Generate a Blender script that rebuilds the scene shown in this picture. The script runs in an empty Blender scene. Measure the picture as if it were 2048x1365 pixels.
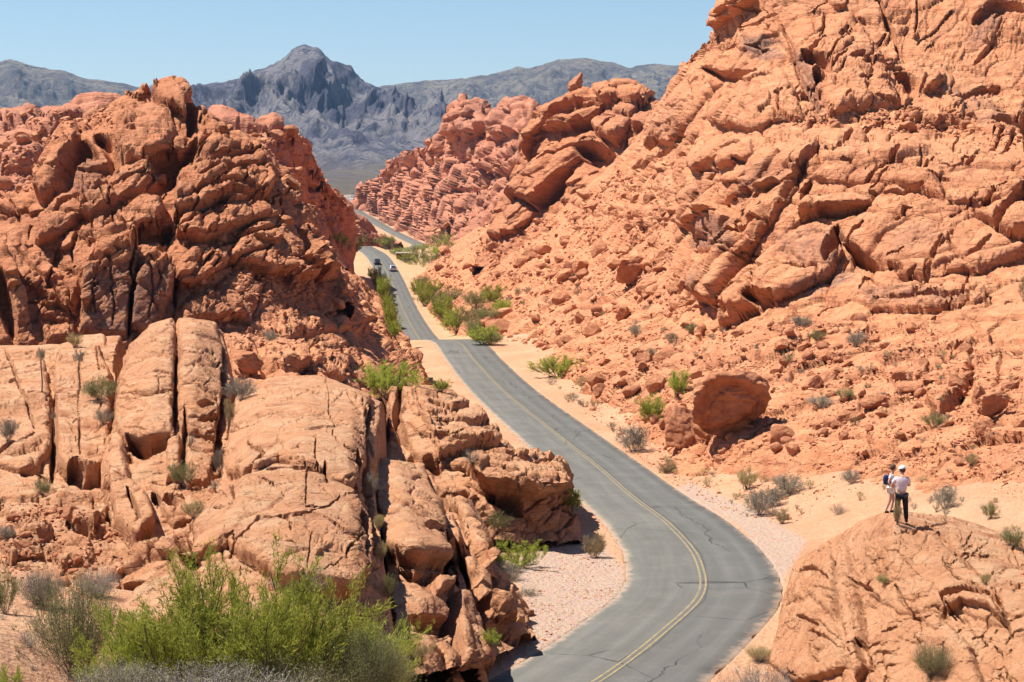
import bpy, math, random, os
import numpy as np
from mathutils import Vector, Matrix

Q = float(os.environ.get('QK', '1'))        # mesh density for quick tests
C = bpy.context.scene.collection
scene = bpy.context.scene
rng = np.random.default_rng(7)
random.seed(7)

# ------------------------------------------------------------------ camera model (photograph pixels, 2048 x 1365)
F, CX, CY, HY = 3982.0, 1024.0, 682.5, 330.0
PITCH = math.atan((CY - HY) / F)
CP, SP = math.cos(PITCH), math.sin(PITCH)
CAMZ = 60.0

def px(u, v, z):
    """world point on the ray of pixel (u, v) at forward distance y = z"""
    u = np.asarray(u, float); v = np.asarray(v, float); z = np.asarray(z, float)
    a = (u - CX) / F; b = (CY - v) / F
    dy = CP + b * SP
    dz = -SP + b * CP
    return np.stack(np.broadcast_arrays(a / dy * z, z, dz / dy * z + CAMZ), -1)

def proj(P):
    x = P[..., 0]; y = P[..., 1]; z = P[..., 2] - CAMZ
    d = y * CP - z * SP
    d = np.where(d < 1, 1, d)
    up = y * SP + z * CP
    return CX + F * x / d, CY - F * up / d, d

# ------------------------------------------------------------------ noise
_r = np.random.default_rng(1)
PERM = _r.permutation(256).astype(np.int32)
PERM = np.concatenate([PERM, PERM, PERM])
GR = _r.normal(size=(256, 3)).astype(np.float32)
GR /= np.linalg.norm(GR, axis=1, keepdims=True)
RND = _r.random((256, 4)).astype(np.float32)

def perlin(p):
    p = p.astype(np.float32)
    i = np.floor(p).astype(np.int32); f = p - i
    i &= 255
    w = f * f * f * (f * (f * 6 - 15) + 10)
    out = np.zeros(p.shape[:-1], np.float32)
    for dx in (0, 1):
        wx = w[..., 0] if dx else 1 - w[..., 0]
        a = PERM[i[..., 0] + dx]
        for dy in (0, 1):
            wy = w[..., 1] if dy else 1 - w[..., 1]
            b = PERM[a + i[..., 1] + dy]
            for dz in (0, 1):
                wz = w[..., 2] if dz else 1 - w[..., 2]
                g = GR[PERM[b + i[..., 2] + dz]]
                d = g[..., 0] * (f[..., 0] - dx) + g[..., 1] * (f[..., 1] - dy) + g[..., 2] * (f[..., 2] - dz)
                out += wx * wy * wz * d
    return out * 1.6

def fbm(p, octv=4, gain=0.5, lac=2.03):
    s = np.zeros(p.shape[:-1], np.float32); a = 1.0; t = 0
    for k in range(octv):
        s += a * perlin(p + 17.3 * k); t += a
        p = p * lac; a *= gain
    return s / t

def ridged(p, octv=4):
    s = 0; a = 1.0; t = 0
    for k in range(octv):
        n = 1 - np.abs(perlin(p + 9.1 * k)) * 2
        s = s + a * n; t += a
        p = p * 2.1; a *= 0.5
    return s / t

def worley(p, jit=0.8):
    """F1, F2 and a random per cell (nearest of eight cells)"""
    p = p.astype(np.float32)
    i0 = np.floor(p - 0.5).astype(np.int32)
    f1 = np.full(p.shape[:-1], 9, np.float32); f2 = f1.copy(); rid = np.zeros(p.shape[:-1], np.float32)
    for dx in (0, 1):
        for dy in (0, 1):
            for dz in (0, 1):
                ci = i0 + np.array([dx, dy, dz], np.int32)
                m = ci & 255
                h = PERM[PERM[PERM[m[..., 0]] + m[..., 1]] + m[..., 2]]
                r = RND[h]
                q = ci + 0.5 + (r[..., :3] - 0.5) * jit
                d = np.sqrt(((q - p) ** 2).sum(-1))
                near = d < f1
                f2 = np.where(near, f1, np.minimum(f2, d))
                rid = np.where(near, r[..., 3], rid)
                f1 = np.where(near, d, f1)
    return f1, f2, rid

def sst(x, a, b):
    t = np.clip((x - a) / (b - a), 0, 1)
    return t * t * (3 - 2 * t)

def frame_of(nb):
    n = np.array(nb, float); n /= np.linalg.norm(n)
    a = np.cross(n, [0.31, 0.9, 0.1]); a /= np.linalg.norm(a)
    return np.stack([a, np.cross(n, a), n], 0).astype(np.float32)

# ------------------------------------------------------------------ tagging and mesh building
def tag(o, label=None, cat=None, group=None, kind=None):
    if label: o['label'] = label
    if cat: o['category'] = cat
    if group: o['group'] = group
    if kind: o['kind'] = kind
    return o

def mesh_np(name, V, faces, mats, smooth=True, fmat=None):
    """faces: int array (n, 3) or (n, 4)"""
    me = bpy.data.meshes.new(name)
    V = np.asarray(V, np.float32).reshape(-1, 3)
    faces = np.asarray(faces, np.int32)
    k = faces.shape[1]
    me.vertices.add(len(V)); me.vertices.foreach_set('co', V.ravel())
    me.loops.add(faces.size); me.loops.foreach_set('vertex_index', faces.ravel())
    me.polygons.add(len(faces)); me.polygons.foreach_set('loop_start', np.arange(0, faces.size, k, dtype=np.int32))
    if fmat is not None: me.polygons.foreach_set('material_index', np.asarray(fmat, np.int32))
    me.polygons.foreach_set('use_smooth', np.full(len(faces), bool(smooth)))
    for m in (mats if isinstance(mats, (list, tuple)) else [mats]): me.materials.append(m)
    me.update(calc_edges=True)
    return me

def link(name, me, parent=None, loc=None):
    o = bpy.data.objects.new(name, me); C.objects.link(o)
    if parent is not None: o.parent = parent
    if loc is not None: o.location = loc
    return o

def empty(name, loc):
    o = bpy.data.objects.new(name, None); C.objects.link(o); o.location = loc
    o.empty_display_size = 0.2
    return o

def grid_faces(nr, nc):
    i = np.arange(nr * nc, dtype=np.int32).reshape(nr, nc)
    return np.stack([i[:-1, :-1], i[:-1, 1:], i[1:, 1:], i[1:, :-1]], -1).reshape(-1, 4)

def attr(me, name, val):
    a = me.attributes.new(name, 'FLOAT', 'POINT')
    a.data.foreach_set('value', np.asarray(val, np.float32).ravel())

# ------------------------------------------------------------------ materials
class NT:
    def __init__(s, name):
        s.m = bpy.data.materials.new(name); s.m.use_nodes = True
        s.t = s.m.node_tree; s.n = s.t.nodes; s.l = s.t.links
        s.b = s.n['Principled BSDF']; s.out = s.n['Material Output']
        s.b.inputs['Roughness'].default_value = 0.9
        s.b.inputs['Specular IOR Level'].default_value = 0.15
        s._pos = None
    def node(s, t, **k):
        n = s.n.new(t)
        for a, b in k.items(): setattr(n, a, b)
        return n
    def put(s, sock, v):
        if hasattr(v, 'is_output') or isinstance(v, bpy.types.NodeSocket): s.l.new(v, sock)
        elif v is not None:
            if isinstance(v, (tuple, list)) and len(v) == 3 and sock.type == 'RGBA': v = (*v, 1)
            sock.default_value = v
    def pos(s):
        if s._pos is None: s._pos = s.node('ShaderNodeNewGeometry').outputs['Position']
        return s._pos
    def noise(s, scale, detail=5, rough=0.6, vec=None, dist=0.0, out=0):
        n = s.node('ShaderNodeTexNoise'); s.put(n.inputs['Vector'], vec or s.pos())
        n.inputs['Scale'].default_value = scale; n.inputs['Detail'].default_value = detail
        n.inputs['Roughness'].default_value = rough; n.inputs['Distortion'].default_value = dist
        return n.outputs[out]
    def vor(s, scale, vec=None, feature='F1', out='Distance'):
        n = s.node('ShaderNodeTexVoronoi'); n.feature = feature
        s.put(n.inputs['Vector'], vec or s.pos()); n.inputs['Scale'].default_value = scale
        return n.outputs[out]
    def mapv(s, scale=(1, 1, 1), rot=(0, 0, 0), vec=None):
        n = s.node('ShaderNodeMapping'); s.put(n.inputs['Vector'], vec or s.pos())
        n.inputs['Scale'].default_value = scale; n.inputs['Rotation'].default_value = rot
        return n.outputs[0]
    def rng(s, v, a, b, c=0.0, d=1.0):
        n = s.node('ShaderNodeMapRange'); s.put(n.inputs['Value'], v)
        for k, x in zip(('From Min', 'From Max', 'To Min', 'To Max'), (a, b, c, d)): n.inputs[k].default_value = x
        return n.outputs[0]
    def mix(s, f, a, b, mode='MIX'):
        n = s.node('ShaderNodeMix', data_type='RGBA', blend_type=mode)
        s.put(n.inputs[0], f); s.put(n.inputs[6], a); s.put(n.inputs[7], b)
        return n.outputs[2]
    def math(s, op, a, b=None):
        n = s.node('ShaderNodeMath', operation=op); s.put(n.inputs[0], a)
        if b is not None: s.put(n.inputs[1], b)
        return n.outputs[0]
    def attr(s, name):
        return s.node('ShaderNodeAttribute', attribute_name=name).outputs['Fac']
    def bump(s, h, dist=0.1, strength=1.0, nrm=None):
        n = s.node('ShaderNodeBump'); s.put(n.inputs['Height'], h)
        n.inputs['Distance'].default_value = dist; n.inputs['Strength'].default_value = strength
        if nrm: s.l.new(nrm, n.inputs['Normal'])
        return n.outputs[0]

def rock_mat(name, c_light, c_mid, c_dark, stain_shade=(0.16, 0.10, 0.085), bed=(0.0, 0.5, 0.0), fine=1.0, varn=0.35, dust=None):
    t = NT(name)
    big = t.noise(0.045, 4, 0.6)
    lay2 = t.noise(0.22, 6, 0.65, vec=t.mapv((0.2, 0.2, 2.6), bed), dist=0.5)
    med = t.noise(0.35, 5, 0.65, dist=0.6)
    v = t.mapv((0.25, 0.25, 2.2), bed)
    lay = t.noise(0.9, 5, 0.6, vec=v, dist=0.8)
    sm = t.noise(3.0, 5, 0.7)
    col = t.mix(t.rng(med, 0.38, 0.62), c_mid, c_light)
    col = t.mix(t.rng(lay, 0.56, 0.66, 0, 0.75), col, c_dark)
    col = t.mix(t.rng(lay2, 0.54, 0.62, 0, 0.45), col, c_dark)
    col = t.mix(t.rng(lay2, 0.44, 0.36, 0, 0.5), col, c_light)
    col = t.mix(t.rng(big, 0.5, 0.66, 0, varn), col, stain_shade)
    col = t.mix(t.rng(sm, 0.35, 0.65, 0, 0.5), col, c_light)
    spk = t.vor(2.3 * fine)
    col = t.mix(t.math('MULTIPLY', t.rng(spk, 0.20, 0.12), t.rng(t.noise(0.6, 2), 0.5, 0.6, 0, 0.6)), col, c_dark)
    st = t.attr('stain_shade')
    sf = t.math('MULTIPLY', st, t.rng(t.noise(0.8, 6, 0.7, dist=1.0), 0.35, 0.6, 0.15, 0.95))
    col = t.mix(sf, col, stain_shade)
    if dust:
        nz = t.node('ShaderNodeSeparateXYZ'); t.l.new(t.node('ShaderNodeNewGeometry').outputs['Normal'], nz.inputs[0])
        f = t.math('MULTIPLY', t.rng(nz.outputs[2], 0.8, 0.97), t.rng(t.noise(0.5, 4, 0.6), 0.45, 0.6, 0, 0.8))
        col = t.mix(f, col, dust)
    t.put(t.b.inputs['Base Color'], col)
    h1 = t.bump(t.noise(0.9 * fine, 9, 0.74, dist=0.5), 0.55, 0.9)
    wv = t.mix(0.22, t.mapv((1, 1, 2.2), bed), t.noise(0.8 * fine, 4, 0.6, out=1))
    crk = t.math('MULTIPLY', t.rng(t.vor(0.55 * fine, vec=wv, feature='DISTANCE_TO_EDGE'), 0.0, 0.055), 1.0)
    h1 = t.bump(crk, 0.14, 0.8, h1)
    h2 = t.bump(lay, 0.45, 0.7, h1)
    h2 = t.bump(t.rng(t.vor(1.7 * fine), 0.05, 0.30), 0.05, 0.8, h2)
    h3 = t.bump(t.noise(5 * fine, 5, 0.75), 0.09, 0.9, h2)
    t.l.new(h3, t.b.inputs['Normal'])
    return t.m

MAT = {}
MAT['rock_near'] = rock_mat('pale_orange_sandstone', (0.67, 0.335, 0.175), (0.60, 0.265, 0.128), (0.36, 0.12, 0.052), bed=(0.3, 0.1, 0), fine=1.5, varn=0.12, dust=(0.69, 0.40, 0.225))
MAT['rock_red'] = rock_mat('red_sandstone', (0.56, 0.237, 0.116), (0.45, 0.16, 0.073), (0.24, 0.075, 0.034), bed=(0, -0.65, 0), fine=0.9, varn=0.25)
MAT['rock_hill'] = rock_mat('orange_sandstone', (0.63, 0.278, 0.138), (0.52, 0.195, 0.091), (0.30, 0.09, 0.04), bed=(0, -0.8, 0), fine=0.8, varn=0.18, dust=(0.65, 0.315, 0.155))
MAT['rock_far'] = rock_mat('dusky_red_sandstone', (0.50, 0.215, 0.125), (0.39, 0.138, 0.08), (0.20, 0.065, 0.04), bed=(0, -0.5, 0), fine=0.4, varn=0.3)

def boulder_mat():
    t = NT('boulder_sandstone')
    oi = t.node('ShaderNodeObjectInfo')
    tc = t.node('ShaderNodeTexCoord').outputs['Object']
    n = t.noise(0.9, 6, 0.65, vec=t.pos(), dist=0.5)
    c = t.mix(t.rng(n, 0.35, 0.65), (0.36, 0.135, 0.065), (0.58, 0.26, 0.13))
    c = t.mix(t.rng(t.noise(3.5, 5, 0.7), 0.55, 0.7, 0, 0.6), c, (0.24, 0.09, 0.05))
    hs = t.node('ShaderNodeHueSaturation'); t.put(hs.inputs['Color'], c)
    t.put(hs.inputs['Value'], t.rng(oi.outputs['Random'], 0, 1, 0.8, 1.12))
    t.l.new(hs.outputs[0], t.b.inputs['Base Color'])
    h = t.bump(t.noise(2.0, 8, 0.7), 0.3, 0.9)
    h = t.bump(t.noise(9, 4, 0.7), 0.06, 0.9, h)
    t.l.new(h, t.b.inputs['Normal'])
    return t.m
MAT['boulder'] = boulder_mat()

def rubble_mat():
    t = NT('rubble_sandstone')
    r = t.attr('rnd')
    c = t.mix(r, (0.36, 0.13, 0.065), (0.62, 0.30, 0.155))
    c = t.mix(t.rng(t.noise(2.5, 5, 0.7), 0.5, 0.7, 0, 0.5), c, (0.28, 0.11, 0.06))
    t.put(t.b.inputs['Base Color'], c)
    t.l.new(t.bump(t.noise(4, 6, 0.7), 0.12, 0.9), t.b.inputs['Normal'])
    return t.m
MAT['rubble'] = rubble_mat()

def ground_mat():
    t = NT('desert_sand')
    c = t.mix(t.rng(t.noise(0.12, 6, 0.6), 0.35, 0.65), (0.53, 0.305, 0.178), (0.49, 0.24, 0.13))
    c = t.mix(t.rng(t.noise(1.2, 6, 0.7, dist=0.7), 0.5, 0.66, 0, 0.7), c, (0.55, 0.355, 0.205))
    spk = t.vor(3.2)
    c = t.mix(t.math('MULTIPLY', t.rng(spk, 0.26, 0.14), t.rng(t.noise(0.5, 3), 0.46, 0.6)), c, (0.38, 0.19, 0.11))
    c = t.mix(t.math('MULTIPLY', t.attr('gravel'), t.rng(t.noise(0.8, 6, 0.75), 0.25, 0.6, 0.5, 1)), c, (0.46, 0.32, 0.235))
    pb = t.vor(7.0, out='Color')
    c = t.mix(t.math('MULTIPLY', t.attr('gravel'), 0.5), c, t.mix(0.88, pb, (0.42, 0.28, 0.20)))
    far = t.attr('far')
    fc = t.mix(t.rng(t.noise(0.01, 5, 0.6), 0.4, 0.6), (0.22, 0.165, 0.13), (0.29, 0.225, 0.17))
    c = t.mix(far, c, fc)
    sc = t.attr('scrub')
    c = t.mix(t.math('MULTIPLY', sc, t.rng(t.noise(0.35, 5, 0.7), 0.4, 0.6, 0.2, 0.8)), c, (0.42, 0.30, 0.15))
    t.put(t.b.inputs['Base Color'], c)
    h = t.bump(t.noise(1.0, 8, 0.72), 0.5, 0.8)
    h = t.bump(t.vor(5.0), 0.08, 0.8, h)
    t.l.new(h, t.b.inputs['Normal'])
    return t.m
MAT['ground'] = ground_mat()

def road_mat():
    t = NT('sun_bleached_asphalt')
    a = t.attr('across'); s = t.attr('along')
    c = t.mix(t.rng(t.noise(0.25, 5, 0.6), 0.35, 0.65), (0.122, 0.117, 0.100), (0.152, 0.144, 0.124))
    # the lane right of the centre line is the darker, newer coat
    c = t.mix(t.rng(a, -0.1, 0.1, 0, 0.42), c, (0.082, 0.080, 0.077))
    tr = t.math('ABSOLUTE', t.math('SUBTRACT', t.math('ABSOLUTE', a), 1.9))
    tr2 = t.math('ABSOLUTE', t.math('SUBTRACT', tr, 0.75))
    c = t.mix(t.rng(tr2, 0.42, 0.1, 0, 0.25), c, (0.18, 0.178, 0.16))
    w = t.node('ShaderNodeCombineXYZ'); t.l.new(a, w.inputs[0]); t.l.new(t.math('MULTIPLY', s, 0.04), w.inputs[1])
    c = t.mix(t.rng(t.noise(1.6, 5, 0.7, vec=w.outputs[0]), 0.40, 0.60, 0, 0.5), c, (0.095, 0.093, 0.085))
    cr = t.vor(0.16, vec=t.node('ShaderNodeVectorMath', operation='ADD').outputs[0] if False else t.mapv((1, 1, 1)), feature='DISTANCE_TO_EDGE')
    nzv = t.noise(0.6, 5, 0.7)
    c = t.mix(t.math('MULTIPLY', t.rng(t.math('ADD', cr, t.math('MULTIPLY', nzv, 0.03)), 0.024, 0.019, 0, 1), t.rng(t.noise(0.09, 2), 0.5, 0.56)), c, (0.05, 0.048, 0.045))
    c = t.mix(t.rng(t.noise(0.5, 6, 0.75), 0.54, 0.64, 0, 0.25), c, (0.18, 0.16, 0.135))
    gap = t.math('ABSOLUTE', t.math('SUBTRACT', a, t.math('MULTIPLY', t.noise(0.15, 2), 0.5)))
    c = t.mix(t.rng(gap, 0.09, 0.03, 0, 0.6), c, (0.06, 0.058, 0.055))
    g2 = t.math('ABSOLUTE', t.math('SUBTRACT', t.math('SUBTRACT', a, 1.75), t.math('MULTIPLY', t.math('SUBTRACT', t.noise(0.22, 4, 0.7), 0.5), 2.6)))
    c = t.mix(t.math('MULTIPLY', t.rng(g2, 0.06, 0.025, 0, 0.9), t.rng(t.noise(0.07, 2), 0.46, 0.52)), c, (0.04, 0.039, 0.038))
    ed = t.math('ADD', t.math('ABSOLUTE', a), t.math('MULTIPLY', t.noise(1.2, 5, 0.7), 1.2))
    c = t.mix(t.rng(ed, 3.95, 4.3, 0, 0.6), c, (0.42, 0.30, 0.21))
    t.put(t.b.inputs['Base Color'], c)
    t.b.inputs['Roughness'].default_value = 0.8
    t.l.new(t.bump(t.noise(14, 4, 0.7), 0.03, 0.6), t.b.inputs['Normal'])
    return t.m
MAT['road'] = road_mat()

def simple(name, col, rough=0.8, var=0.12, scale=2.0, metal=0.0, spec=0.3):
    t = NT(name)
    d = tuple(x * (1 - var * 2) for x in col); e = tuple(min(1, x * (1 + var)) for x in col)
    t.put(t.b.inputs['Base Color'], t.mix(t.rng(t.noise(scale, 4, 0.6), 0.35, 0.65), d, e))
    t.b.inputs['Roughness'].default_value = rough; t.b.inputs['Metallic'].default_value = metal
    t.b.inputs['Specular IOR Level'].default_value = spec
    return t.m
def line_mat():
    t = NT('worn_yellow_line')
    c = t.mix(t.rng(t.noise(2.5, 6, 0.8), 0.40, 0.60, 0.15, 0.95), (0.34, 0.25, 0.11), (0.17, 0.145, 0.105))
    t.put(t.b.inputs['Base Color'], c); return t.m
MAT['line'] = line_mat()

def mountain_mat(name, c1, c2, c3, hfan=0, fan=None):
    t = NT(name)
    v = t.mapv((1, 1, 0.35))
    n = t.noise(0.006, 8, 0.7, vec=v, dist=0.8)
    c = t.mix(t.rng(n, 0.45, 0.56), c1, c2)
    c = t.mix(t.rng(t.noise(0.022, 9, 0.78, dist=1.6, vec=v), 0.49, 0.57, 0, 0.9), c, c3)
    if fan:
        s = t.node('ShaderNodeSeparateXYZ'); t.l.new(t.pos(), s.inputs[0])
        hh = t.math('ADD', s.outputs[2], t.math('MULTIPLY', t.noise(0.004, 5, 0.6), 70))
        c = t.mix(t.rng(hh, hfan + 45, hfan + 10), c, t.mix(t.rng(t.noise(0.02, 6, 0.7), 0.4, 0.6), fan, tuple(x * 0.82 for x in fan)))
    t.put(t.b.inputs['Base Color'], c)
    t.l.new(t.bump(t.noise(0.012, 10, 0.78, vec=v), 70, 1.0), t.b.inputs['Normal'])
    t.b.inputs['Specular IOR Level'].default_value = 0.05
    return t.m
MAT['mtn'] = mountain_mat('grey_mountain_rock', (0.175, 0.165, 0.205), (0.38, 0.345, 0.34), (0.09, 0.095, 0.145), CAMZ + 6, (0.34, 0.28, 0.22))
MAT['mtn2'] = mountain_mat('tan_grey_mountain_rock', (0.21, 0.185, 0.165), (0.36, 0.31, 0.24), (0.10, 0.10, 0.12), CAMZ - 90, (0.30, 0.26, 0.21))

def leaf_mat(name, a, b, trans=0.3):
    t = NT(name)
    oi = t.node('ShaderNodeObjectInfo').outputs['Random']
    c = t.mix(t.attr('rnd'), a, b)
    hs = t.node('ShaderNodeHueSaturation'); t.put(hs.inputs['Color'], c)
    t.put(hs.inputs['Value'], t.rng(oi, 0, 1, 0.75, 1.2)); t.put(hs.inputs['Hue'], t.rng(oi, 0, 1, 0.485, 0.51))
    t.l.new(hs.outputs[0], t.b.inputs['Base Color'])
    tr = t.node('ShaderNodeBsdfTranslucent'); t.l.new(hs.outputs[0], tr.inputs[0])
    mx = t.node('ShaderNodeMixShader'); mx.inputs[0].default_value = trans
    t.l.new(t.b.outputs[0], mx.inputs[1]); t.l.new(tr.outputs[0], mx.inputs[2]); t.l.new(mx.outputs[0], t.out.inputs[0])
    return t.m
MAT['leaf_green'] = leaf_mat('creosote_leaf', (0.22, 0.275, 0.035), (0.50, 0.51, 0.085), 0.4)
MAT['leaf_olive'] = leaf_mat('olive_leaf', (0.15, 0.16, 0.055), (0.32, 0.30, 0.12), 0.25)
MAT['leaf_grey'] = leaf_mat('sage_leaf', (0.21, 0.19, 0.14), (0.40, 0.35, 0.26), 0.15)
MAT['leaf_straw'] = leaf_mat('straw_blade', (0.34, 0.25, 0.11), (0.52, 0.42, 0.20), 0.25)
MAT['twig'] = simple('grey_bark', (0.17, 0.13, 0.105), 0.9, 0.25, 8)
MAT['twig_pale'] = simple('pale_dry_twig', (0.34, 0.29, 0.25), 0.9, 0.2, 8)

# ------------------------------------------------------------------ lofted rock sheets
def seg_dist(u, v, a, b):
    ax, ay = a; bx, by = b
    dx, dy = bx - ax, by - ay
    t = np.clip(((u - ax) * dx + (v - ay) * dy) / max(dx * dx + dy * dy, 1e-6), 0, 1)
    return np.hypot(u - ax - t * dx, v - ay - t * dy), t

def poly_sd(u, v, poly):
    """signed distance, positive inside"""
    n = len(poly); ins = np.zeros(u.shape, bool); d = np.full(u.shape, 1e9)
    for k in range(n):
        a, b = poly[k], poly[(k + 1) % n]
        d = np.minimum(d, seg_dist(u, v, a, b)[0])
        if a[1] != b[1]:
            c = ((a[1] > v) != (b[1] > v)) & (u < (b[0] - a[0]) * (v - a[1]) / (b[1] - a[1]) + a[0])
            ins ^= c
    return np.where(ins, d, -d)

def normals(P):
    ds = np.gradient(P, axis=1); dt = np.gradient(P, axis=0)
    n = np.cross(ds, dt)
    n /= np.maximum(np.linalg.norm(n, axis=-1, keepdims=True), 1e-9)
    return n

def smooth_axis(P, k, axis):
    if k < 1: return P
    ker = np.hanning(2 * k + 3)[1:-1]; ker /= ker.sum()
    pad = [(0, 0)] * P.ndim; pad[axis] = (k, k)
    Q_ = np.pad(P, pad, mode='edge')
    out = np.zeros_like(P); n = P.shape[axis]
    for i, w in enumerate(ker):
        sl = [slice(None)] * P.ndim; sl[axis] = slice(i, i + n)
        out += w * Q_[tuple(sl)]
    return out

SHEETS = []
def joints(seed, poly, n, ang, l0, l1, w0, w1, d0, d1, jit=14):
    r = np.random.default_rng(seed); pa = np.array(poly, float); a, b = pa.min(0), pa.max(0); out = []
    while len(out) < n:
        u, v = r.uniform(a, b)
        if poly_sd(np.array([u]), np.array([v]), poly)[0] < 0: continue
        th = math.radians(r.normal(r.choice(ang), jit)); L = l0 * (l1 / l0) ** (r.random() ** 1.6); k = r.integers(3, 6); pts = []
        bend = r.normal() * .25
        for i in range(k):
            t = i / (k - 1) - .5
            pts.append((u + L * t * math.cos(th) + L * bend * (t * t) * math.sin(th) + r.normal() * L * .03, v - L * t * math.sin(th) + L * bend * t * t * math.cos(th) + r.normal() * L * .03))
        out.append((pts, r.uniform(w0, w1) * (.5 + .5 * L / l1), r.uniform(d0, d1)))
    return out
def spalls(seed, poly, n, ang, s0, s1, d0, d1, jit=16):
    r = np.random.default_rng(seed); pa = np.array(poly, float); a, b = pa.min(0), pa.max(0); out = []
    while len(out) < n:
        u, v = r.uniform(a, b)
        if poly_sd(np.array([u]), np.array([v]), poly)[0] < 0: continue
        th = math.radians(r.normal(r.choice(ang), jit)); L = s0 * (s1 / s0) ** (r.random() ** 1.5); H = L * r.uniform(.25, .6); pts = []
        for q in range(7):
            p_ = 2 * math.pi * (q + r.uniform(-.25, .25)) / 7; rr = r.uniform(.75, 1.15)
            x, y = L * .5 * rr * math.cos(p_), H * .5 * rr * math.sin(p_)
            pts.append((u + x * math.cos(th) - y * math.sin(th), v - x * math.sin(th) - y * math.cos(th)))
        d = r.uniform(d0, d1) * (.4 + .6 * L / s1)
        out.append((pts, d * r.uniform(0, .35), d, max(3, H * .16)))
    return out

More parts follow.
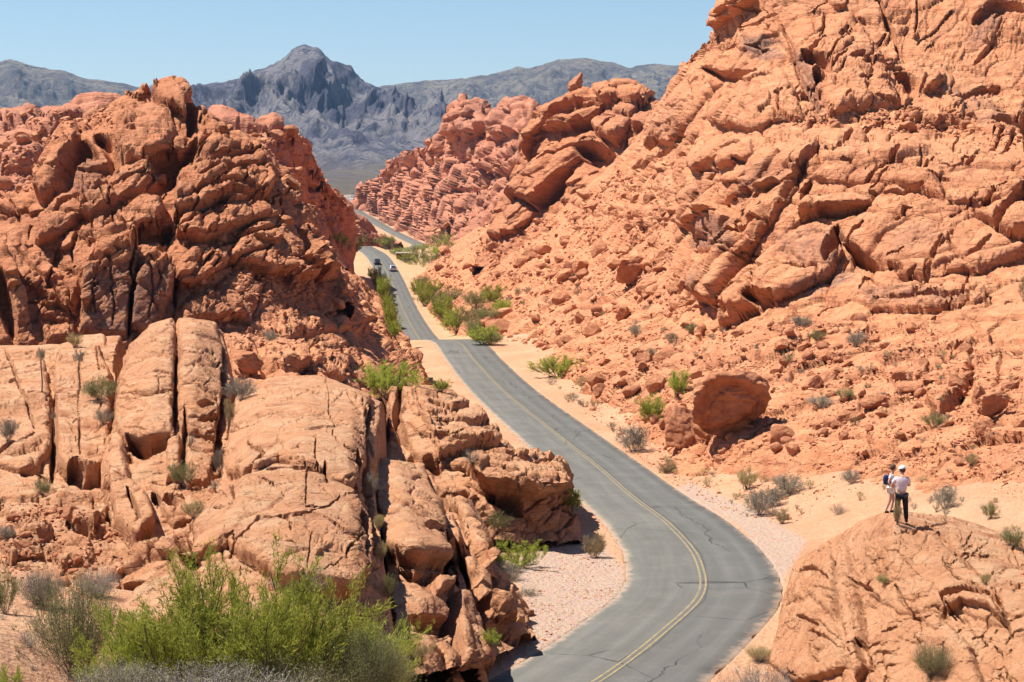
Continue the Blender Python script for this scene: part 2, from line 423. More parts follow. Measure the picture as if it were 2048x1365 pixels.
def loft(name, rows, mat, blocks=(), cracks=(), stains_shade=(), hid=1, step=1.0, skirt=None, skirt_z=None, rock=None,
         smooth=6, tag_args=None, warp=5.0, hid_n=14, skirt_out=0.4, attrs=None):
    """rows: front bottom to top, then the hidden back; each a list of (u, v, z)"""
    step = step / Q
    R = [px(*np.array(r, float).T) for r in rows]
    U = [np.array(r, float) for r in rows]
    vis = rows[:len(rows) - hid]
    nc = int(max(abs(r[-1][0] - r[0][0]) for r in vis) / 2 / step) + 2
    nc = max(nc, 12)
    s = np.linspace(0, 1, nc)
    same = len(set(len(r) for r in rows)) == 1
    G = []; GP = []
    for r, w in zip(U, R):
        if same:
            # index correspondence, spaced by the mean chord
            m = np.mean([np.abs(np.diff(np.array(q, float)[:, 0])) for q in rows], axis=0) + 1e-3
            k = np.concatenate([[0], np.cumsum(m)]); k /= k[-1]
        else:
            k = (r[:, 0] - r[0, 0]) / (r[-1, 0] - r[0, 0]); k = np.maximum.accumulate(k)
        G.append(np.stack([np.interp(s, k, w[:, j]) for j in range(3)], -1))
        GP.append(np.stack([np.interp(s, k, r[:, j]) for j in range(2)], -1))
    out = []; hidden = []
    for i in range(len(rows) - 1):
        L = np.abs(GP[i + 1] - GP[i]); L = np.hypot(L[:, 0] * 0.3, L[:, 1]).mean() / 2
        n = int(L / step) + 3 if i < len(rows) - 1 - hid else max(5, int(hid_n * Q))
        n = max(n, 4)
        t = np.linspace(0, 1, n, endpoint=(i == len(rows) - 2))[:, None, None]
        out.append(G[i][None] * (1 - t) + G[i + 1][None] * t)
        hidden += [i >= len(rows) - 1 - hid] * len(t)
    P = np.concatenate(out, 0).astype(np.float64)
    kk = max(1, int(smooth * Q))
    P = smooth_axis(P, kk, 0)
    P = smooth_axis(P, max(1, kk // 2), 1)
    if skirt:
        m = max(4, int(10 * Q)); zz = skirt_z or skirt * 2
        cols = []
        for side in (0, 1):
            e = P[:, 0] if side == 0 else P[:, -1]
            q = []
            for j in range(1, m + 1):
                f = j / m
                q.append(e + np.array([(-1 if side == 0 else 1) * skirt_out * math.sin(f * math.pi / 2), skirt * f ** 1.5, -zz * f ** 2]))
            q = np.stack(q, 1)
            cols.append(q[:, ::-1] if side == 0 else q)
        P = np.concatenate([cols[0], P, cols[1]], 1)
    N = normals(P)
    sgn = np.sign((N * (np.array([0, 0, CAMZ]) - P)).sum(-1).mean()) or 1
    N *= sgn
    flip = sgn < 0
    # traced relief, toward the viewer's side and out of the rock
    u, v, d = proj(P)
    wn = np.stack([P[..., 0], P[..., 1] * 0.6, P[..., 2]], -1) / (d[..., None] * 0.012)
    wu = u + warp * fbm(wn, 3); wv = v + warp * fbm(wn + 50, 3)
    wu0 = u + warp * 0.8 * fbm(wn * 1.6 + 90, 3); wv0 = v + warp * 0.8 * fbm(wn * 1.6 + 140, 3)
    disp = np.zeros(P.shape[:-1])
    for b in blocks:
        poly, dt_, db, soft = b[:4]
        pa = np.array(poly, float); lo = pa.min(0) - 3; hi = pa.max(0) + 3
        m = (wu > lo[0]) & (wu < hi[0]) & (wv > lo[1]) & (wv < hi[1])
        if not m.any(): continue
        sd = poly_sd(wu[m], wv[m], poly)
        x = np.clip(sd / soft, 0, 1); x = np.sqrt(1 - (1 - x) ** 2)
        f = np.clip((wv[m] - pa[:, 1].min()) / (pa[:, 1].max() - pa[:, 1].min()), 0, 1)
        disp[m] += x * (dt_ * (1 - f) + db * f)
    view = np.array([0, 0, CAMZ]) - P
    view /= np.linalg.norm(view, axis=-1, keepdims=True)
    D = view * 0.75 + N * 0.45
    P = P + D * disp[..., None]
    rk = dict(L=6, aL=0.8, S=1.6, aS=0.25, nb=(0, -.2, 1), an=2.2, led=0.35, lp=2.2, fb=0.5, fs=0.12, fine=0.10, pit=0.0, wl=0.06, ws=0.07)
    rk.update(rock or {})
    P = rockify(P, rk, flip, N)
    # traced cracks and joints, cut after the relief
    if cracks:
        # placed on the smooth sheet, so that a joint runs on unbroken over steps in the relief
        cut = np.zeros(P.shape[:-1]); wu, wv = wu0, wv0
        for line, w, dep in cracks:
            la = np.array(line, float); lo = la.min(0) - w - 2; hi = la.max(0) + w + 2
            m = (wu > lo[0]) & (wu < hi[0]) & (wv > lo[1]) & (wv < hi[1])
            if not m.any(): continue
            best = np.zeros(m.sum())
            nseg = len(line) - 1
            for k in range(nseg):
                dd, t = seg_dist(wu[m], wv[m], line[k], line[k + 1])
                g = (k + t) / nseg
                ww = w * (0.35 + 0.65 * np.sqrt(np.clip(4 * g * (1 - g), 0, 1)))
                best = np.maximum(best, np.clip(1 - (dd / ww) ** 2, 0, 1))
            cut[m] = np.maximum(cut[m], best * dep)
        P = P - D * 1.0 * cut[..., None]
    nr, ncc = P.shape[:2]
    fcs = grid_faces(nr, ncc)
    if flip: fcs = fcs[:, ::-1]
    me = mesh_np(name, P, fcs, mat, smooth=True)
    u, v, d = proj(P)
    st = np.zeros(P.shape[:-1])
    for poly, amt, soft in stains_shade:
        pa = np.array(poly, float); lo = pa.min(0); hi = pa.max(0)
        m = (u > lo[0]) & (u < hi[0]) & (v > lo[1]) & (v < hi[1])
        if m.any():
            st[m] = np.maximum(st[m], amt * np.clip(poly_sd(u[m], v[m], poly) / soft, 0, 1))
    attr(me, 'stain_shade', st)  # mask for rock stains, and for shade painted on the butte
    o = link(name, me)
    if tag_args: tag(o, **tag_args)
    SHEETS.append((o, P.reshape(-1, 3), np.asarray(fcs)))
    return o, P

def rockify(P, k, flip, N0):
    W = frame_of(k['nb'])
    sg = -1 if flip else 1
    N = N0
    # blocks split along the bedding
    Pw = P + 0.35 * k['L'] * np.stack([fbm(P / k['L'] * 0.7, 3), fbm(P / k['L'] * 0.7 + 31, 3), fbm(P / k['L'] * 0.7 + 67, 3)], -1)
    q = (Pw @ W.T) * np.array([1, 1, k['an']]) / k['L']
    if k['aL']:
        f1, f2, r = worley(q)
        e = f2 - f1
        rd = np.sqrt(np.clip(e / 0.35, 0, 1))
        P = P + N * ((r - 0.5) * k['aL'] * 1.4 * rd + (rd - 0.9) * k['aL'] * 0.5 - k['aL'] * 0.55 * (1 - sst(e, 0, k['wl'])))[..., None]
    N = normals(smooth_axis(smooth_axis(P, max(2, int(6 * Q)), 0), max(2, int(6 * Q)), 1)) * sg
    N = 0.6 * N + 0.4 * N0
    N /= np.maximum(np.linalg.norm(N, axis=-1, keepdims=True), 1e-6)
    d = np.zeros(P.shape[:-1], np.float32)
    if k['fb']: d += k['fb'] * fbm(P * k['fs'], 5, 0.55)
    if k['led']:
        b = (P @ W[2]) / k['lp'] + 0.8 * fbm(P * 0.12 / max(k['lp'], .3) * 2, 3)
        amp = 0.35 + 0.65 * sst(fbm(P * 0.16 / k['lp'] + 5, 2), -0.25, 0.35)
        f = b - np.floor(b)
        d += k['led'] * amp * (sst(f, 0.0, 0.16) * (1 - 0.75 * f) - 0.5)
        b2 = b * 3.3 + 0.3 * fbm(P * 1.1, 2); f = b2 - np.floor(b2)
        d += 0.35 * k['led'] * amp * (sst(f, 0.0, 0.2) * (1 - 0.7 * f) - 0.5)
    if k['aS']:
        Ps = P + 0.3 * k['S'] * np.stack([fbm(P / k['S'], 2), fbm(P / k['S'] + 31, 2), fbm(P / k['S'] + 67, 2)], -1)
        f1, f2, r = worley((Ps @ W.T) * np.array([1, 1, k['an']]) / k['S'])
        e = f2 - f1
        am = k['aS'] * (0.25 + 1.0 * sst(fbm(P / k['S'] * 0.22 + 8, 3), -0.15, 0.4))
        d += am * ((r - 0.5) * np.sqrt(np.clip(e / 0.3, 0, 1)) * 1.5 - 0.55 * (1 - sst(e, 0, k['ws'])))
    if k['aS']:
        s3 = k['S'] * 0.27
        Pf = P + 0.3 * s3 * np.stack([fbm(P / s3, 2), fbm(P / s3 + 31, 2), fbm(P / s3 + 67, 2)], -1)
        f1, f2, r = worley((Pf @ W.T) * np.array([1, 1, k['an'] * 1.15]) / s3 + 13)
        e = f2 - f1
        am = k['aS'] * 0.42 * (0.12 + 1.0 * sst(fbm(P / s3 * 0.12 + 3, 3), -0.1, 0.35))
        d += am * ((r - 0.5) * np.sqrt(np.clip(e / 0.3, 0, 1)) * 1.6 - 0.5 * (1 - sst(e, 0, 0.12)))
    if k['pit']:
        f1, f2, r = worley(P * np.array([1, 1, 1.6]) / (k['S'] * 0.55) + 40)
        g = sst(fbm(P * 0.25 + 12, 3), 0.0, 0.3)
        d -= k['pit'] * np.clip(1 - (f1 / (0.12 + 0.28 * r)) ** 2, 0, 1) * (r > 0.45) * (0.25 + g)
    if k['fine']: d += k['fine'] * (ridged(P * 0.9 / max(k['S'], .5), 4) - .5) * 0.8
    # on faces the grid only spans coarsely, fine relief fades out
    el = np.maximum(np.linalg.norm(np.gradient(P, axis=0), axis=-1), np.linalg.norm(np.gradient(P, axis=1), axis=-1))
    pxs = np.linalg.norm(P - np.array([0, 0, CAMZ]), axis=-1) / F * 2
    att = np.clip(4.0 * pxs / np.maximum(el, 1e-6) / Q, 0.0, 1) ** 1.3
    att = np.minimum(att, smooth_axis(smooth_axis(att, 3, 0), 3, 1) + .1)
    return P + N * (d * att)[..., None]

# ------------------------------------------------------------------ road: centre line in pixels and height below the camera
RC = [(48, 560, -18.9), (56, 760, -18.9), (64, 990, -18.9), (73, 1212, -19.0), (82, 1333, -19.35), (90, 1400, -19.7), (100, 1398, -20.2), (115, 1340, -21.0),
      (130, 1272, -22.0), (155, 1198, -23.7), (180, 1110, -24.3), (220, 1007, -25.0), (260, 948, -25.45), (290, 917, -25.8),
      (310, 892, -27.2), (330, 868, -29.6), (350, 854, -31.6), (400, 836, -34.4), (440, 823, -35.5), (480, 809, -35.5), (530, 795, -34.8), (570, 783, -33.2),
      (610, 769, -31.2), (650, 752, -29.4), (690, 727, -28.6), (720, 722, -29.3), (800, 745, -35.6), (880, 800, -37.9), (950, 838, -38.2),
      (1000, 823, -38.2), (1100, 788, -37.3), (1180, 762, -35.8), (1250, 737, -33.2), (1300, 722, -32.0), (1450, 708, -28.0), (1550, 706, -27.6), (1700, 710, -27.5), (2100, 704, -27.0)]
def _rc():
    a = np.array(RC, float)
    x = (a[:, 1] - CX) / F * a[:, 0] / 1.0
    # exact x for that forward distance (d = y*CP - z*SP)
    d = a[:, 0] * CP - a[:, 2] * SP
    x = (a[:, 1] - CX) / F * d
    P = np.stack([x, a[:, 0], a[:, 2] + CAMZ], -1)
    k = np.concatenate([[0], np.cumsum(np.linalg.norm(np.diff(P, axis=0), axis=1))])
    # monotone cubic through the knots
    n = 1600
    s = k[-1] * np.linspace(0, 1, n) ** 1.6
    out = []
    for j in range(3):
        y = P[:, j]; h = np.diff(k); dl = np.diff(y) / h
        m = np.concatenate([[dl[0]], (dl[:-1] * h[1:] + dl[1:] * h[:-1]) / (h[1:] + h[:-1]), [dl[-1]]])
        i = np.clip(np.searchsorted(k, s, side='right') - 1, 0, len(h) - 1)
        t = (s - k[i]) / h[i]
        out.append((2 * t**3 - 3 * t**2 + 1) * y[i] + (t**3 - 2 * t**2 + t) * h[i] * m[i] + (-2 * t**3 + 3 * t**2) * y[i + 1] + (t**3 - t**2) * h[i] * m[i + 1])
    P = np.stack(out, -1)
    return smooth_axis(P, 4, 0), s
ROADC, ROADS = _rc()
ROADT = np.gradient(ROADC, axis=0); ROADT[:, 2] = 0; ROADT /= np.linalg.norm(ROADT, axis=1, keepdims=True)
ROADN = np.stack([ROADT[:, 1], -ROADT[:, 0], np.zeros(len(ROADT))], -1)      # to the right of travel away from the camera
HALF = 3.65

def ribbon(name, offs, lift, mat, i0=0, i1=None, edge=0.0):
    cc = ROADC[i0:i1]; nn = ROADN[i0:i1]; ss = ROADS[i0:i1]
    offs = np.array(offs)
    o = np.broadcast_to(offs, (len(cc), len(offs))).copy()
    if edge:
        nz = fbm(np.stack([ss * 0.7, ss * 0, ss * 0], -1), 4) * edge; nz2 = fbm(np.stack([ss * 0.7, ss * 0 + 9, ss * 0], -1), 4) * edge
        o[:, 0] += nz; o[:, -1] += nz2
    P = cc[:, None] + nn[:, None] * o[..., None]
    P[..., 2] += lift
    me = mesh_np(name, P, grid_faces(*P.shape[:2]), mat)
    attr(me, 'across', o); attr(me, 'along', np.broadcast_to(ss[:, None], o.shape))
    return me

# road thickness: a shallow slab with its edges turned down
offs = [-HALF - 0.1, -HALF, -2.5, -1.2, 0, 1.2, 2.5, HALF, HALF + 0.1]
me = ribbon('road', offs, 0.0, MAT['road'], edge=0.35)
n = len(offs); co = np.empty(len(me.vertices) * 3, np.float32); me.vertices.foreach_get('co', co); co = co.reshape(-1, n, 3)
co[:, 0, 2] -= 0.10; co[:, -1, 2] -= 0.10
me.vertices.foreach_set('co', co.ravel()); me.update()
road = tag(link('road', me), kind='structure')
for side in (-1, 1):
    m = ribbon('centre_line', [side * 0.13 - 0.048, side * 0.13 + 0.048], 0.006, MAT['line'])
    tag(link('centre_line', m), kind='structure')

# ------------------------------------------------------------------ ground sheet
GT = {
 28: [(-900, -9), (2900, -8)],
 42: [(-900, -11), (0, -11.2), (600, -11.6), (900, -14.5), (1100, -17.5), (1500, -17.5), (1800, -13.5), (2100, -11.5), (2900, -10)],
 55: [(-900, -13), (0, -13.3), (500, -13.8), (800, -16), (1100, -18.7), (1500, -18.8), (1800, -16), (2048, -14), (2900, -11)],
 70: [(-900, -14), (0, -14.8), (400, -16), (800, -18.6), (950, -18.9), (1500, -19), (1600, -19), (1750, -16), (2048, -14.6), (2900, -12)],
 85: [(-900, -15), (0, -16.8), (400, -19), (800, -19.5), (1000, -19.5), (1560, -19.5), (1650, -19), (1850, -17), (2048, -16), (2900, -12)],
 100: [(-900, -16), (0, -19), (400, -20.5), (900, -20.2), (1000, -20.2), (1560, -20.2), (1640, -19.9), (1850, -17.7), (2048, -16.6), (2900, -12)],
 120: [(-900, -17), (0, -20), (900, -22), (1200, -21.3), (1450, -21.2), (1600, -20.7), (1750, -19.5), (2048, -17.5), (2900, -12)],
 150: [(-900, -18), (0, -21), (900, -24), (1250, -23.3), (1330, -23.2), (1420, -22.2), (1600, -20.2), (2048, -18), (2900, -12)],
 200: [(-900, -20), (0, -22), (800, -25.3), (1060, -24.8), (1200, -24.4), (1300, -23), (1600, -21), (2048, -19), (2900, -12)],
 290: [(-900, -22), (0, -24), (760, -27.5), (860, -26.5), (960, -26.0), (1100, -25), (1300, -23), (2048, -18), (2900, -12)],
 350: [(-900, -24), (0, -26), (700, -31), (830, -31.2), (960, -29.5), (1100, -27), (1300, -23), (2900, -12)],
 440: [(-900, -24), (0, -27), (700, -35), (780, -35.8), (900, -34.9), (1000, -31), (1200, -27), (2900, -12)],
 530: [(-900, -24), (400, -30), (700, -35.3), (780, -35.0), (870, -34.6), (1000, -30), (2900, -12)],
 610: [(-900, -24), (400, -30), (660, -31.8), (760, -31.3), (850, -31.6), (1000, -28), (2900, -12)],
 690: [(-900, -26), (400, -29), (600, -30), (735, -28.8), (790, -31.5), (850, -34), (1000, -32), (2900, -16)],
 800: [(-900, -30), (500, -34), (700, -35.6), (780, -36.0), (900, -36.5), (1100, -33), (2900, -20)],
 900: [(-900, -30), (600, -37.2), (700, -38), (900, -38), (1000, -34), (2900, -20)],
 1050: [(-900, -30), (600, -38), (780, -38.2), (900, -37.5), (2900, -20)],
 1250: [(-900, -30), (600, -35), (735, -33.5), (850, -34), (2900, -20)],
 1500: [(-900, -28), (2900, -28)],
 2600: [(-900, -27.5), (2900, -27.5)],
 4500: [(-900, -26), (2900, -26)],
 24000: [(-900, -40), (2900, -40)],
}
zk = np.array(sorted(GT)); lz = np.log(zk)
NCG = int(1150 * Q)
uu = np.linspace(-1500, 3500, NCG)
tab = np.stack([np.interp(uu, [a for a, b in GT[k]], [b for a, b in GT[k]]) for k in zk])
zr = np.exp(np.interp(np.linspace(0, 1, int(1000 * Q)), [0, 0.12, 0.62, 0.85, 1], np.log([28, 60, 170, 700, 24000])))
def gtab(z):
    l = np.log(z); i = np.clip(np.searchsorted(lz, l) - 1, 0, len(lz) - 2)
    t = (l - lz[i]) / (lz[i + 1] - lz[i]); t = t * t * (3 - 2 * t) * 0.5 + t * 0.5
    return tab[i] * (1 - t[:, None]) + tab[i + 1] * t[:, None]
Hh = gtab(zr)
Hh = smooth_axis(smooth_axis(Hh, max(1, int(14 * Q)), 1), max(1, int(3 * Q)), 0)
Zg = np.broadcast_to(zr[:, None], Hh.shape)
Xg = (uu[None] - CX) / F * (Zg * CP - Hh * SP)
amp = np.clip(Zg / 60, 0.6, 3) * np.where(Zg > 1400, 0.3, 1)
Pn = np.stack([Xg, Zg, Hh], -1)
rough = 0.32 * amp * fbm(Pn * 0.11, 5) + 0.10 * fbm(Pn * 0.9, 4)
# distance to the road
rd = np.full(Hh.shape, 1e9); rh = np.zeros(Hh.shape)
near = Zg < 2100
ix = np.clip(np.searchsorted(ROADC[:, 1], Zg.ravel()), 0, len(ROADC) - 1).reshape(Zg.shape)
slope = np.gradient(ROADC[:, 2]) / np.maximum(np.hypot(np.gradient(ROADC[:, 0]), np.gradient(ROADC[:, 1])), 1e-6)
for dk in range(-48, 49, 2):
    j = np.clip(ix + dk, 0, len(ROADC) - 1)
    a = ROADC[j]; t = ROADT[j]
    rel0 = Xg - a[..., 0]; rel1 = Zg - a[..., 1]
    al = rel0 * t[..., 0] + rel1 * t[..., 1]
    pe = np.abs(rel0 * t[..., 1] - rel1 * t[..., 0])
    dd = np.hypot(pe, np.maximum(np.abs(al) - np.maximum(1.0, Zg * 0.012), 0))
    m = dd < rd
    rd = np.where(m, dd, rd); rh = np.where(m, a[..., 2] - CAMZ + slope[j] * al, rh)
wroad = 1 - sst(rd, HALF + 0.7, HALF + 9)
Hh = Hh + rough * (1 - wroad * 0.85)
Hh = Hh * (1 - wroad) + (rh - 0.035) * wroad + 0.025 * fbm(Pn * 1.3, 3) * wroad
Hh = np.where(rd < HALF + 0.1, rh - 0.13, Hh)
PG = np.stack([Xg, Zg, Hh + CAMZ], -1)
# keep what the ground does beneath its own rows simple: pull it back along the ray's column
me = mesh_np('ground', PG, grid_faces(*PG.shape[:2]), MAT['ground'])
ug, vg, dg = proj(PG)
GRAVEL = [[(1000, 1120), (1090, 1075), (1180, 1060), (1250, 1130), (1255, 1190), (1190, 1250), (1080, 1310), (980, 1365), (860, 1400), (900, 1330), (1060, 1250), (1040, 1180)],
          [(1330, 980), (1480, 1060), (1560, 1180), (1620, 1080), (1500, 1010), (1380, 960)]]
gr = np.zeros(ug.shape)
for pl in GRAVEL: gr = np.maximum(gr, np.clip(poly_sd(ug, vg, pl) / 12, 0, 1))
attr(me, 'gravel', gr)
attr(me, 'far', sst(Zg, 1000, 1600))
sc = np.clip(poly_sd(ug, vg, [(640, 470), (720, 490), (830, 470), (900, 470), (890, 520), (860, 550), (1000, 620), (960, 700), (880, 690), (820, 560), (740, 560), (640, 530)]) / 15, 0, 1) * sst(Zg, 200, 300)
attr(me, 'scrub', sc)
ground = tag(link('ground', me), kind='structure')
SHEETS.append((ground, PG.reshape(-1, 3), grid_faces(*PG.shape[:2])))

# ------------------------------------------------------------------ rock formations
NEAR = dict(L=5, aL=0.25, S=1.3, aS=0.12, nb=(0.05, -.25, 1), an=2.0, led=0.16, lp=1.5, fb=0.4, fs=0.16, fine=0.09, pit=0.12, wl=0.05, ws=0.06)
def T(label, cat='rock outcrop'): return dict(label=label, cat=cat)

# A  slab at the left edge
loft('rock_slab', [
  [(-260, 1110, 96), (110, 1090, 96), (240, 1090, 97)],
  [(-260, 1000, 103), (120, 985, 103), (235, 1000, 104)],
  [(-260, 860, 118), (60, 850, 119), (228, 860, 119)],
  [(-260, 720, 140), (100, 705, 142), (232, 700, 142)],
  [(-260, 692, 150), (60, 690, 152), (240, 668, 156)],
  [(-260, 730, 175), (110, 720, 175), (250, 720, 178)]], MAT['rock_near'],
  blocks=[([(0, 700), (85, 700), (100, 790), (105, 900), (60, 960), (-200, 900), (-200, 700)], 1.0, 1.2, 14),
          ([(112, 720), (200, 700), (225, 760), (220, 900), (215, 960), (165, 985), (112, 940), (104, 820)], 1.3, 2.4, 12),
          ([(120, 650), (170, 645), (215, 662), (210, 690), (150, 695)], 1.2, .6, 10),
          ([(-200, 940), (60, 930), (90, 980), (150, 1010), (170, 1050), (100, 1080), (-200, 1090)], 0.5, 1.6, 12)] + spalls(13, [(0, 700), (230, 690), (230, 980), (0, 960)], 12, [5, 80], 20, 60, .1, .4),
  cracks=[([(8, 700), (30, 760), (55, 820), (70, 870)], 3, .7), ([(110, 800), (108, 870), (106, 930), (102, 970)], 7, 1.6), ([(160, 855), (157, 900), (158, 940)], 3, .5),
          ([(140, 955), (165, 975), (190, 985), (212, 1000)], 17, 2.6), ([(45, 960), (80, 950), (98, 965)], 7, 1.0), ([(160, 740), (157, 850)], 2.5, .4), ([(195, 705), (200, 760)], 3, .5), ([(0, 930), (40, 900), (75, 880)], 4, .5)] + joints(14, [(0, 700), (230, 690), (230, 980), (0, 960)], 34, [0, 10, 90], 14, 60, 1.2, 2.6, .15, .5),
  stains_shade=[([(20, 980), (150, 990), (200, 1050), (60, 1060)], .3, 20)],
  rock=NEAR, skirt=6, tag_args=T('flat pale sandstone slab at the left edge below the red butte'))

# rubble bench under it
loft('rock_ledge', [
  [(-260, 1330, 66), (60, 1260, 72), (230, 1215, 76), (330, 1200, 78), (430, 1190, 70)],
  [(-260, 1180, 76), (60, 1170, 79), (230, 1160, 80), (330, 1150, 79), (430, 1150, 74)],
  [(-260, 1090, 84), (60, 1080, 86), (230, 1085, 86), (330, 1080, 84), (430, 1080, 79)],
  [(-260, 1010, 92), (60, 1000, 94), (230, 1010, 94), (330, 1020, 92), (430, 1030, 88)],
  [(-260, 980, 97), (60, 975, 99), (230, 990, 99), (330, 1010, 97), (430, 1020, 93)],
  [(-260, 1010, 106), (60, 1000, 108), (230, 1010, 108), (330, 1030, 105), (430, 1040, 102)]], MAT['rock_near'],
  blocks=[([(130, 1010), (200, 1005), (215, 1035), (190, 1060), (150, 1050)], .6, 1.4, 9), ([(0, 1090), (70, 1080), (90, 1120), (20, 1130)], .4, 1.0, 9),
          ([(170, 1040), (240, 1045), (235, 1070), (180, 1075)], .4, 1.2, 8), ([(100, 1110), (180, 1095), (190, 1130), (120, 1150)], .4, 1.0, 9),
          ([(200, 1170), (300, 1110), (380, 1080), (400, 1150), (300, 1190), (215, 1200)], .4, 1.0, 10)],
  cracks=[([(10, 1045), (35, 1060), (30, 1085)], 13, 1.0), ([(135, 1040), (170, 1062), (215, 1068)], 9, 1.2), ([(235, 1185), (290, 1170)], 12, 1.6), ([(230, 1000), (228, 1060), (255, 1110)], 9, 1.5)],
  rock=dict(NEAR, aL=0.7, L=2.6, aS=0.28, S=0.9, an=1.7, led=0.2), skirt=5, tag_args=T('broken pink ledges with loose slabs behind the grey bushes'))

# B  the humped slab
loft('rock_hump', [
  [(225, 1110, 82), (300, 1160, 81), (380, 1150, 82), (470, 1090, 86)],
  [(222, 1040, 88), (300, 1060, 86), (380, 1060, 87), (462, 1020, 91)],
  [(218, 960, 96), (300, 960, 94), (380, 960, 94), (450, 950, 98)],
  [(222, 860, 108), (300, 850, 105), (380, 850, 106), (452, 860, 109)],
  [(240, 760, 123), (310, 740, 119), (385, 740, 120), (456, 765, 124)],
  [(262, 690, 137), (320, 672, 133), (390, 670, 134), (452, 690, 138)],
  [(292, 656, 147), (340, 645, 145), (395, 642, 146), (440, 656, 148)],
  [(292, 690, 165), (340, 680, 165), (395, 680, 165), (440, 690, 165)]], MAT['rock_near'],
  blocks=[([(262, 700), (300, 655), (350, 640), (352, 880), (300, 890), (250, 885), (232, 860), (238, 780)], 1.2, 1.2, 16),
          ([(354, 642), (430, 650), (446, 700), (440, 800), (430, 880), (395, 870), (358, 860)], 1.1, .9, 14),
          ([(335, 885), (360, 870), (366, 960), (330, 960)], .6, .8, 10),
          ([(368, 870), (430, 890), (420, 960), (372, 980)], .3, .6, 8),
          ([(222, 870), (250, 890), (262, 960), (300, 1000), (310, 1060), (270, 1110), (228, 1060), (218, 960)], 1.0, 1.8, 10),
          ([(330, 970), (400, 960), (440, 1010), (420, 1050), (350, 1060), (320, 1020)], .5, .8, 10)] + spalls(15, [(230, 700), (300, 650), (440, 650), (450, 1050), (230, 1050)], 14, [0, 10, 170], 20, 60, .1, .45),
  cracks=[([(352, 715), (350, 760), (349, 800), (352, 880)], 4.5, 1.6), ([(440, 740), (447, 800), (443, 870), (430, 940)], 9, 2.2), ([(258, 880), (275, 900), (300, 898), (330, 888)], 15, 2.6), ([(245, 800), (280, 808), (345, 798)], 3, .5),
          ([(390, 818), (420, 822)], 6, .8), ([(395, 848), (430, 842)], 6, 1.0), ([(367, 820), (372, 860), (366, 900), (366, 940)], 6, 1.4), ([(260, 1005), (275, 1040), (285, 1065)], 6, 1.2), ([(305, 985), (320, 1005)], 10, 1.4), ([(325, 1000), (345, 1015), (350, 1025)], 13, 1.8),
          ([(310, 755), (340, 760)], 2.5, .4), ([(256, 910), (262, 925)], 5, .8), ([(440, 690), (455, 740)], 5, 1.0)] + joints(16, [(230, 700), (300, 650), (440, 650), (450, 1050), (230, 1050)], 44, [0, 10, 90, 170], 14, 60, 1.2, 2.6, .15, .5),
  rock=NEAR, skirt=7, skirt_z=12, tag_args=T('tall humped sandstone slab split by a vertical crack'))

# C  the big dome
loft('rock_dome', [
  [(250, 1340, 52), (420, 1440, 50), (600, 1440, 51), (720, 1440, 53), (800, 1400, 57)],
  [(250, 1210, 60), (420, 1200, 58), (580, 1200, 58), (700, 1210, 60), (782, 1250, 62)],
  [(335, 1130, 67), (450, 1100, 64), (580, 1090, 64), (690, 1100, 65), (765, 1150, 68)],
  [(400, 1040, 74), (490, 1010, 71), (600, 1000, 71), (690, 1010, 72), (752, 1050, 75)],
  [(445, 940, 84), (520, 910, 81), (610, 900, 81), (690, 905, 82), (742, 940, 85)],
  [(458, 860, 97), (530, 840, 94), (615, 832, 94), (700, 840, 95), (752, 860, 97)],
  [(468, 800, 112), (545, 788, 109), (625, 786, 109), (705, 795, 110), (760, 815, 111)],
  [(490, 765, 130), (560, 756, 128), (630, 758, 128), (705, 772, 126), (764, 800, 122)],
  [(490, 800, 150), (560, 800, 150), (630, 800, 150), (705, 810, 148), (764, 840, 140)]], MAT['rock_near'],
  blocks=[([(455, 900), (480, 800), (540, 765), (640, 760), (740, 800), (735, 870), (725, 940), (700, 980), (560, 930), (520, 960), (480, 960), (450, 950)], .9, .9, 18),
          ([(480, 965), (540, 935), (620, 940), (700, 990), (730, 1060), (735, 1150), (700, 1200), (560, 1180), (460, 1110), (400, 1130), (385, 1060), (440, 1000)], .7, 1.3, 18),
          ([(520, 770), (600, 757), (690, 772), (750, 800), (740, 830), (640, 800), (540, 800)], .5, .2, 12)] + spalls(11, [(460, 800), (740, 800), (740, 1150), (560, 1190), (400, 1120), (440, 950)], 16, [5, 175, 20], 26, 90, .08, .30),
  cracks=[([(478, 1015), (482, 975), (510, 955), (530, 925), (505, 900)], 4, .7), ([(700, 915), (712, 960), (705, 1020), (718, 1090), (712, 1130)], 7, 1.5), ([(728, 880), (735, 960), (742, 1040), (745, 1110)], 9, 2.4), ([(535, 960), (590, 958), (640, 965), (655, 985)], 4, .7),
          ([(645, 945), (655, 980)], 5, .8), ([(362, 1075), (375, 1115), (400, 1145)], 18, 2.2), ([(560, 1055), (580, 1062)], 6, .6), ([(460, 1130), (520, 1060), (620, 1050), (700, 1100)], 2.5, .3), ([(500, 860), (560, 840), (650, 850), (720, 880)], 2.5, .3),
          ([(690, 800), (730, 850)], 2.5, .3), ([(600, 880), (680, 870)], 2.5, .3), ([(738, 815), (732, 850), (728, 880)], 7, 1.2)] + joints(12, [(460, 800), (740, 800), (740, 1150), (560, 1190), (400, 1120), (440, 950)], 55, [5, 172, 20, 100], 16, 110, 1.2, 3.0, .15, .5),
  rock=dict(NEAR, aL=0.12, led=0.13, pit=0.09), skirt=5, skirt_z=12, smooth=9, tag_args=T('broad smooth sandstone dome rising above the big green bush'))

